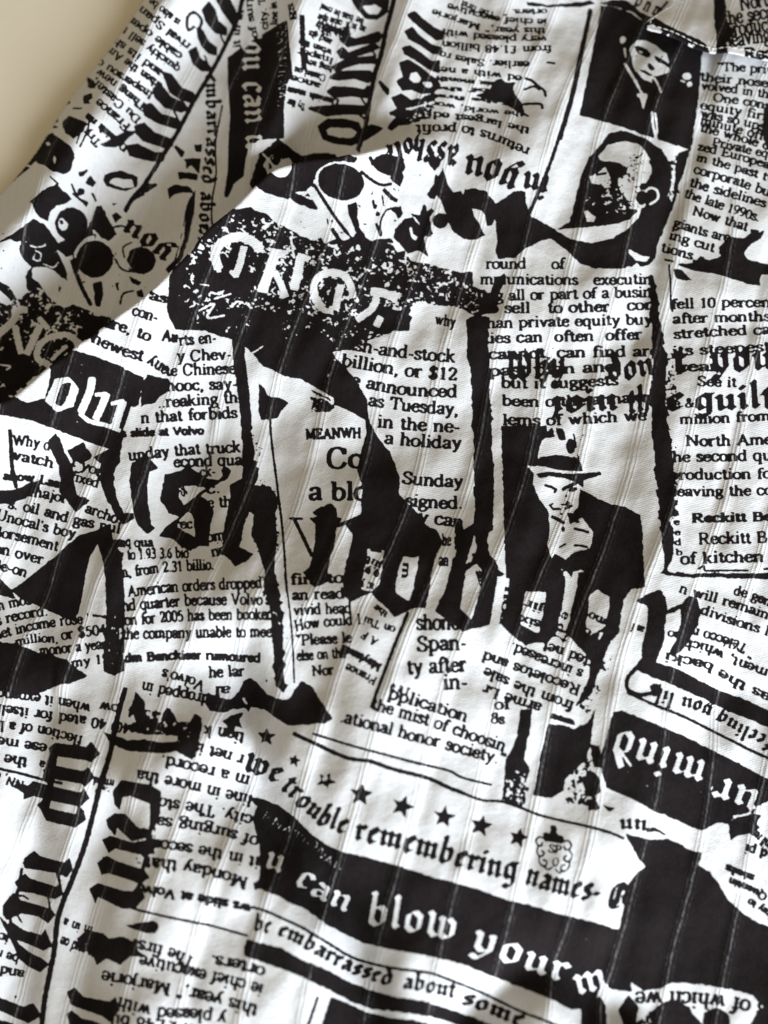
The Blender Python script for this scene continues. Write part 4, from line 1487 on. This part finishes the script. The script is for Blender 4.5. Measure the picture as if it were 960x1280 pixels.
def paint():
    cv = body_cv; ox = oy = 0.0; s = 1.0
    for line in DATA.strip().split('\n'):
        line = line.strip()
        if not line or line[0] == '#': continue
        if line.startswith('@collar'): cv = collar_cv; continue
        k, rest = line[0], line[2:]
        def P(txt):
            a = np.array([tuple(map(float, q.split(','))) for q in txt.split()])
            return a / s + np.array([ox, oy])
        if k == 'O':
            ox, oy, s = map(float, rest.split())
        elif k in 'tkbBc':
            left, pts = rest.split('|'); hh, txt = left.split(' ', 1)
            cv.quads(text_quads(k, float(hh) / s, txt, P(pts)), 0 if k in 'Bc' else 1)
        elif k in 'PQ':
            q = P(rest); cv.poly(q, 1, .45); q = np.vstack([q, q[:1]])
            for a_, b_ in zip(q[:-1], q[1:]): cv.quads(stroke_quads([a_, b_], 3.4 if k == 'P' else 1.2), 1)
        elif k in 'pwr':
            cv.poly(P(rest), 0 if k == 'w' else 1, 1.7 if k == 'r' else .45)
        elif k in 'lL':
            w, pts = rest.split(' ', 1)
            cv.quads(stroke_quads(P(pts), float(w) / s), 1 if k == 'l' else 0)
        elif k in 'sS':
            t, pts = rest.split(' ', 1)
            cv.speck(P(pts), float(t), 0 if k == 's' else 1)
        elif k in 'eE':
            c, rx, ry, rot = rest.split()
            cx, cy = map(float, c.split(','))
            cv.poly(ell(cx / s + ox, cy / s + oy, float(rx) / s, float(ry) / s, float(rot)), 1 if k == 'e' else 0)
        elif k == '*':
            c, r, rot = rest.split(); cx, cy = map(float, c.split(',')); r = float(r); a0 = math.radians(float(rot) - 90)
            pts = []
            for i in range(10):
                rr = (r if i % 2 == 0 else r * .42) * rng.uniform(.92, 1.08)
                pts.append((cx + rr * math.cos(a0 + i * math.pi / 5), cy + rr * math.sin(a0 + i * math.pi / 5)))
            cv.poly(pts, 1, .3)
paint()

# ------------------------------------------------------------------ woven satin stripes and the finished print image
def stripes(cv, pitch=66.0, slope=.30, off=0.0):
    v = (np.arange(cv.h) / cv.res + cv.v0)[:, None]; u = (np.arange(cv.w) / cv.res + cv.u0)[None, :]
    wob = 7 * np.sin(v / 130.0 + .6) + 4 * np.sin(v / 57.0) + 5 * np.sin(v / 91.0 + u / 140.0)
    x = (u + slope * (v - 640) + wob + off + 1.2 * (vnoise((cv.h, cv.w), 40, 41) - .5))
    i = np.floor(x / pitch); d = x - (i + .5) * pitch
    rib = np.exp(-(d / 2.0) ** 2) + .62 * np.exp(-((d - 5.0) / 1.15) ** 2) + .62 * np.exp(-((d + 5.0) / 1.15) ** 2)
    band = np.exp(-(d / 7.0) ** 4)
    return rib.astype(np.float32), d, band

def make_image(cv, name, off=0.0):
    ink = cv.finish()
    rib, d, band = stripes(cv, off=off)
    n = vnoise(ink.shape, (9, 2.0), 51)
    n2 = vnoise(ink.shape, (3.0, 2.0), 52)
    gap = np.exp(-(d / 1.3) ** 2) * (.25 + .75 * smooth(.42, .72, n))
    gap2 = (np.exp(-((np.abs(d) - 5.0) / 1.0) ** 2)) * smooth(.55, .85, n) * .5
    ink = ink * (1 - .17 * gap) * (1 - .08 * gap2)
    # the bare threads take the ink a little unevenly
    fine = .5 * vnoise(ink.shape, (2.2, 1.6), 53) + .5 * vnoise(ink.shape, (14, 5), 54)
    px = np.zeros((cv.h, cv.w, 4), np.float32)
    px[..., 0] = ink; px[..., 1] = np.clip(rib * (.6 + .4 * vnoise(ink.shape, (60, 30), 57)), 0, 1); px[..., 2] = fine; px[..., 3] = 1
    img = bpy.data.images.new(name, cv.w, cv.h, alpha=False, float_buffer=False)
    img.colorspace_settings.name = 'Non-Color'
    img.pixels.foreach_set(np.ascontiguousarray(px[::-1]).ravel())
    img.update(); img.pack()
    return img

img_body = make_image(body_cv, "newspaper_print")
img_collar = make_image(collar_cv, "newspaper_print_collar", 20.0)

def cloth_material(name, img, span_u, span_v):
    m = bpy.data.materials.new(name); m.use_nodes = True
    nt = m.node_tree; N = nt.nodes; Lk = nt.links.new
    bsdf = N["Principled BSDF"]
    uv = N.new("ShaderNodeUVMap"); uv.uv_map = "UVMap"
    tex = N.new("ShaderNodeTexImage"); tex.image = img; tex.interpolation = 'Cubic'; tex.extension = 'EXTEND'
    Lk(uv.outputs[0], tex.inputs[0])
    sep = N.new("ShaderNodeSeparateColor"); Lk(tex.outputs[0], sep.inputs[0])
    # scale uv to cloth units
    mp = N.new("ShaderNodeVectorMath"); mp.operation = 'MULTIPLY'; mp.inputs[1].default_value = (span_u, span_v, 1)
    Lk(uv.outputs[0], mp.inputs[0])
    rot = N.new("ShaderNodeMapping"); rot.inputs[3].default_value = (1, 1, 1); rot.inputs[2].default_value = (0, 0, math.radians(-16))
    Lk(mp.outputs[0], rot.inputs[0])
    # weave: two sets of threads broken up by noise
    w1 = N.new("ShaderNodeTexWave"); w1.wave_type = 'BANDS'; w1.bands_direction = 'X'; w1.inputs['Scale'].default_value = .135; w1.inputs['Distortion'].default_value = 1.6; w1.inputs['Detail'].default_value = 1.0; w1.inputs['Detail Scale'].default_value = 2.0
    w2 = N.new("ShaderNodeTexWave"); w2.wave_type = 'BANDS'; w2.bands_direction = 'Y'; w2.inputs['Scale'].default_value = .12; w2.inputs['Distortion'].default_value = 1.6; w2.inputs['Detail'].default_value = 1.0; w2.inputs['Detail Scale'].default_value = 2.0
    nz = N.new("ShaderNodeTexNoise"); nz.inputs['Scale'].default_value = .35; nz.inputs['Detail'].default_value = 3
    nb = N.new("ShaderNodeTexNoise"); nb.inputs['Scale'].default_value = .045; nb.inputs['Detail'].default_value = 3
    for q in (w1, w2, nz, nb): Lk(rot.outputs[0], q.inputs['Vector'])
    def math_(op, a, b):
        q = N.new("ShaderNodeMath"); q.operation = op
        for i, x in enumerate((a, b)):
            if isinstance(x, (int, float)): q.inputs[i].default_value = x
            else: Lk(x, q.inputs[i])
        return q.outputs[0]
    wv = math_('MULTIPLY', w1.outputs[1], w2.outputs[1])
    hgt = math_('ADD', math_('MULTIPLY', wv, .22), math_('MULTIPLY', nz.outputs[0], .35))
    hgt = math_('ADD', hgt, math_('MULTIPLY', nb.outputs[0], 2.2))
    hgt = math_('ADD', hgt, math_('MULTIPLY', sep.outputs[1], 1.05))
    bump = N.new("ShaderNodeBump"); bump.inputs['Strength'].default_value = .85; bump.inputs['Distance'].default_value = S
    Lk(hgt, bump.inputs['Height']); Lk(bump.outputs[0], bsdf.inputs['Normal'])
    # colours: white cotton, black ink
    wmix = N.new("ShaderNodeMix"); wmix.data_type = 'RGBA'
    wmix.inputs[6].default_value = (.74, .75, .78, 1); wmix.inputs[7].default_value = (.84, .85, .88, 1)
    Lk(sep.outputs[2], wmix.inputs[0])
    kmix = N.new("ShaderNodeMix"); kmix.data_type = 'RGBA'
    kmix.inputs[6].default_value = (.010, .008, .0085, 1); kmix.inputs[7].default_value = (.019, .015, .016, 1)
    Lk(sep.outputs[2], kmix.inputs[0])
    col = N.new("ShaderNodeMix"); col.data_type = 'RGBA'
    Lk(sep.outputs[0], col.inputs[0]); Lk(wmix.outputs[2], col.inputs[6]); Lk(kmix.outputs[2], col.inputs[7])
    Lk(col.outputs[2], bsdf.inputs['Base Color'])
    rg = math_('SUBTRACT', .82, math_('MULTIPLY', sep.outputs[1], .30))
    Lk(rg, bsdf.inputs['Roughness'])
    bsdf.inputs['Specular IOR Level'].default_value = .05
    bsdf.inputs['Sheen Weight'].default_value = 0.0
    bsdf.inputs['Sheen Roughness'].default_value = .5
    return m

mat_body = cloth_material("printed_cotton", img_body, U1 - U0, V1 - V0)
mat_collar = cloth_material("printed_cotton_collar", img_collar, U1 - 740, 340)

def mesh_grid(name, X, Y, Z, UU, VV, keep, mat, parent=None):
    nv, nu = X.shape
    idx = np.arange(nv * nu).reshape(nv, nu)
    f = np.stack([idx[:-1, :-1], idx[1:, :-1], idx[1:, 1:], idx[:-1, 1:]], -1)
    k = keep[:-1, :-1] & keep[1:, :-1] & keep[1:, 1:] & keep[:-1, 1:]
    f = f[k]
    used = np.unique(f); remap = np.full(nv * nu, -1); remap[used] = np.arange(len(used)); f = remap[f]
    co = np.stack([X, Y, Z], -1).reshape(-1, 3)[used]
    uvs = np.stack([UU, VV], -1).reshape(-1, 2)[used]
    me = bpy.data.meshes.new(name)
    me.vertices.add(len(co)); me.vertices.foreach_set("co", co.astype(np.float32).ravel())
    me.loops.add(f.size); me.loops.foreach_set("vertex_index", f.ravel().astype(np.int32))
    me.polygons.add(len(f)); me.polygons.foreach_set("loop_start", (np.arange(len(f)) * 4).astype(np.int32))
    me.polygons.foreach_set("loop_total", np.full(len(f), 4, np.int32))
    me.polygons.foreach_set("use_smooth", np.ones(len(f), bool))
    me.update(calc_edges=True)
    l = me.uv_layers.new(name="UVMap")
    l.data.foreach_set("uv", uvs[f.ravel()].astype(np.float32).ravel())
    me.validate()
    me.materials.append(mat)
    o = bpy.data.objects.new(name, me); scene.collection.objects.link(o)
    if parent is not None: o.parent = parent
    return o

# ------------------------------------------------------------------ the shirt
shirt = bpy.data.objects.new("shirt", None)
scene.collection.objects.link(shirt)
shirt["label"] = "white cotton shirt with black newspaper print lying rumpled on a pale table"
shirt["category"] = "shirt"

front = mesh_grid("front_panel", (GU - 480) * S, (640 - GV) * S, H * S,
                  (GU - U0) / (U1 - U0), 1 - (GV - V0) / (V1 - V0), INS > -1.0, mat_body, shirt)

# collar: rows run from its turned edge to a point beyond the picture
ce = CE
nE = len(ce)
tt = np.concatenate([np.linspace(0, .06, 10)[:-1], np.linspace(.06, 1, 70)])
dirs = CC[None] - ce
CU = ce[:, None, 0] + dirs[:, None, 0] * tt[None]; CV = ce[:, None, 1] + dirs[:, None, 1] * tt[None]
CZ = collar_height(CU, CV)
edge_d = np.hypot(dirs[:, 0], dirs[:, 1])[:, None] * tt[None]
rr = np.clip(1 - edge_d / 1.6, 0, 1)
CZ = CZ - 1.0 * (1 - np.sqrt(np.clip(1 - rr ** 2, 0, 1)))
collar = mesh_grid("collar", (CU - 480) * S, (640 - CV) * S, CZ * S,
                   (CU - 740) / (U1 - 740), 1 - (CV + 210) / 340.0, np.ones(CU.shape, bool), mat_collar, shirt)
so = collar.modifiers.new("thickness", 'SOLIDIFY'); so.thickness = 1.3 * S; so.offset = -1
collar["label"] = "turned-down printed collar flap with a stitched edge"

thread = bpy.data.materials.new("cotton_thread"); thread.use_nodes = True
tb = thread.node_tree.nodes["Principled BSDF"]
tn = thread.node_tree.nodes.new("ShaderNodeTexNoise"); tn.inputs['Scale'].default_value = 900
tr = thread.node_tree.nodes.new("ShaderNodeValToRGB"); tr.color_ramp.elements[0].color = (.62, .61, .58, 1); tr.color_ramp.elements[1].color = (.8, .79, .76, 1)
thread.node_tree.links.new(tn.outputs[0], tr.inputs[0]); thread.node_tree.links.new(tr.outputs[0], tb.inputs['Base Color'])
tb.inputs['Roughness'].default_value = .8


# row of stitches just inside the turned edge of the collar
def stitches():
    bm = bmesh.new()
    seg = np.diff(CE, axis=0); cl = np.concatenate([[0], np.cumsum(np.hypot(seg[:, 0], seg[:, 1]))])
    pos = 0.0
    while pos < cl[-1] - 12:
        L = rng.uniform(6.0, 7.5)
        P = []
        for k in range(4):
            q = pos + L * k / 3
            e = np.array([np.interp(q, cl, CE[:, 0]), np.interp(q, cl, CE[:, 1])])
            d = CC - e; d /= np.linalg.norm(d)
            e = e + d * (9.0 + rng.normal(0, .15))
            z = float(collar_height(e[0:1], e[1:2])[0]) + .5 + .55 * math.sin(math.pi * k / 3)
            P.append(Vector(((e[0] - 480) * S, (640 - e[1]) * S, z * S)))
        rings = []
        for k, c in enumerate(P):
            t = (P[min(k + 1, 3)] - P[max(k - 1, 0)]).normalized()
            sd = t.cross(Vector((0, 0, 1))).normalized(); w = sd.cross(t)
            r = .62 * S * (1 if 0 < k < 3 else .6)
            rings.append([bm.verts.new(c + sd * (r * math.cos(a)) + w * (r * math.sin(a))) for a in np.linspace(0, 2 * math.pi, 6, endpoint=False)])
        for r0, r1 in zip(rings[:-1], rings[1:]):
            for i in range(6): bm.faces.new((r0[i], r0[(i + 1) % 6], r1[(i + 1) % 6], r1[i]))
        bm.faces.new(rings[0][::-1]); bm.faces.new(rings[-1])
        pos += L + 2.2
    me = bpy.data.meshes.new("stitching"); bm.to_mesh(me); bm.free()
    for f in me.polygons: f.use_smooth = True
    me.materials.append(thread)
    o = bpy.data.objects.new("stitching", me); scene.collection.objects.link(o); o.parent = collar
stitches()

# ------------------------------------------------------------------ the table under it
tm = bpy.data.materials.new("pale_table_paint"); tm.use_nodes = True
b = tm.node_tree.nodes["Principled BSDF"]
n1 = tm.node_tree.nodes.new("ShaderNodeTexNoise"); n1.inputs['Scale'].default_value = 9; n1.inputs['Detail'].default_value = 5
rp = tm.node_tree.nodes.new("ShaderNodeValToRGB"); rp.color_ramp.elements[0].color = (.85, .77, .61, 1); rp.color_ramp.elements[1].color = (.90, .83, .67, 1)
rp.color_ramp.elements[0].position = .3; rp.color_ramp.elements[1].position = .7
co = tm.node_tree.nodes.new("ShaderNodeTexCoord")
n2 = tm.node_tree.nodes.new("ShaderNodeTexNoise"); n2.inputs['Scale'].default_value = 260; n2.inputs['Detail'].default_value = 3
bp = tm.node_tree.nodes.new("ShaderNodeBump"); bp.inputs['Strength'].default_value = .12; bp.inputs['Distance'].default_value = .0004
lk = tm.node_tree.links.new
lk(co.outputs['Object'], n1.inputs['Vector']); lk(co.outputs['Object'], n2.inputs['Vector'])
lk(n1.outputs[0], rp.inputs[0]); lk(rp.outputs[0], b.inputs['Base Color']); lk(n2.outputs[0], bp.inputs['Height']); lk(bp.outputs[0], b.inputs['Normal'])
b.inputs['Roughness'].default_value = .6
bm = bmesh.new()
bmesh.ops.create_cube(bm, size=1.0)
for v in bm.verts:
    v.co.x *= 1.6; v.co.y *= 1.4; v.co.z *= .03
bmesh.ops.bevel(bm, geom=bm.edges[:], offset=.004, segments=3, affect='EDGES')
me = bpy.data.meshes.new("table_surface"); bm.to_mesh(me); bm.free()
me.materials.append(tm)
tab = bpy.data.objects.new("table_surface", me); scene.collection.objects.link(tab)
tab.location = (0, 0, -.015)
tab["kind"] = "structure"
tab["label"] = "plain pale cream table top under the shirt"
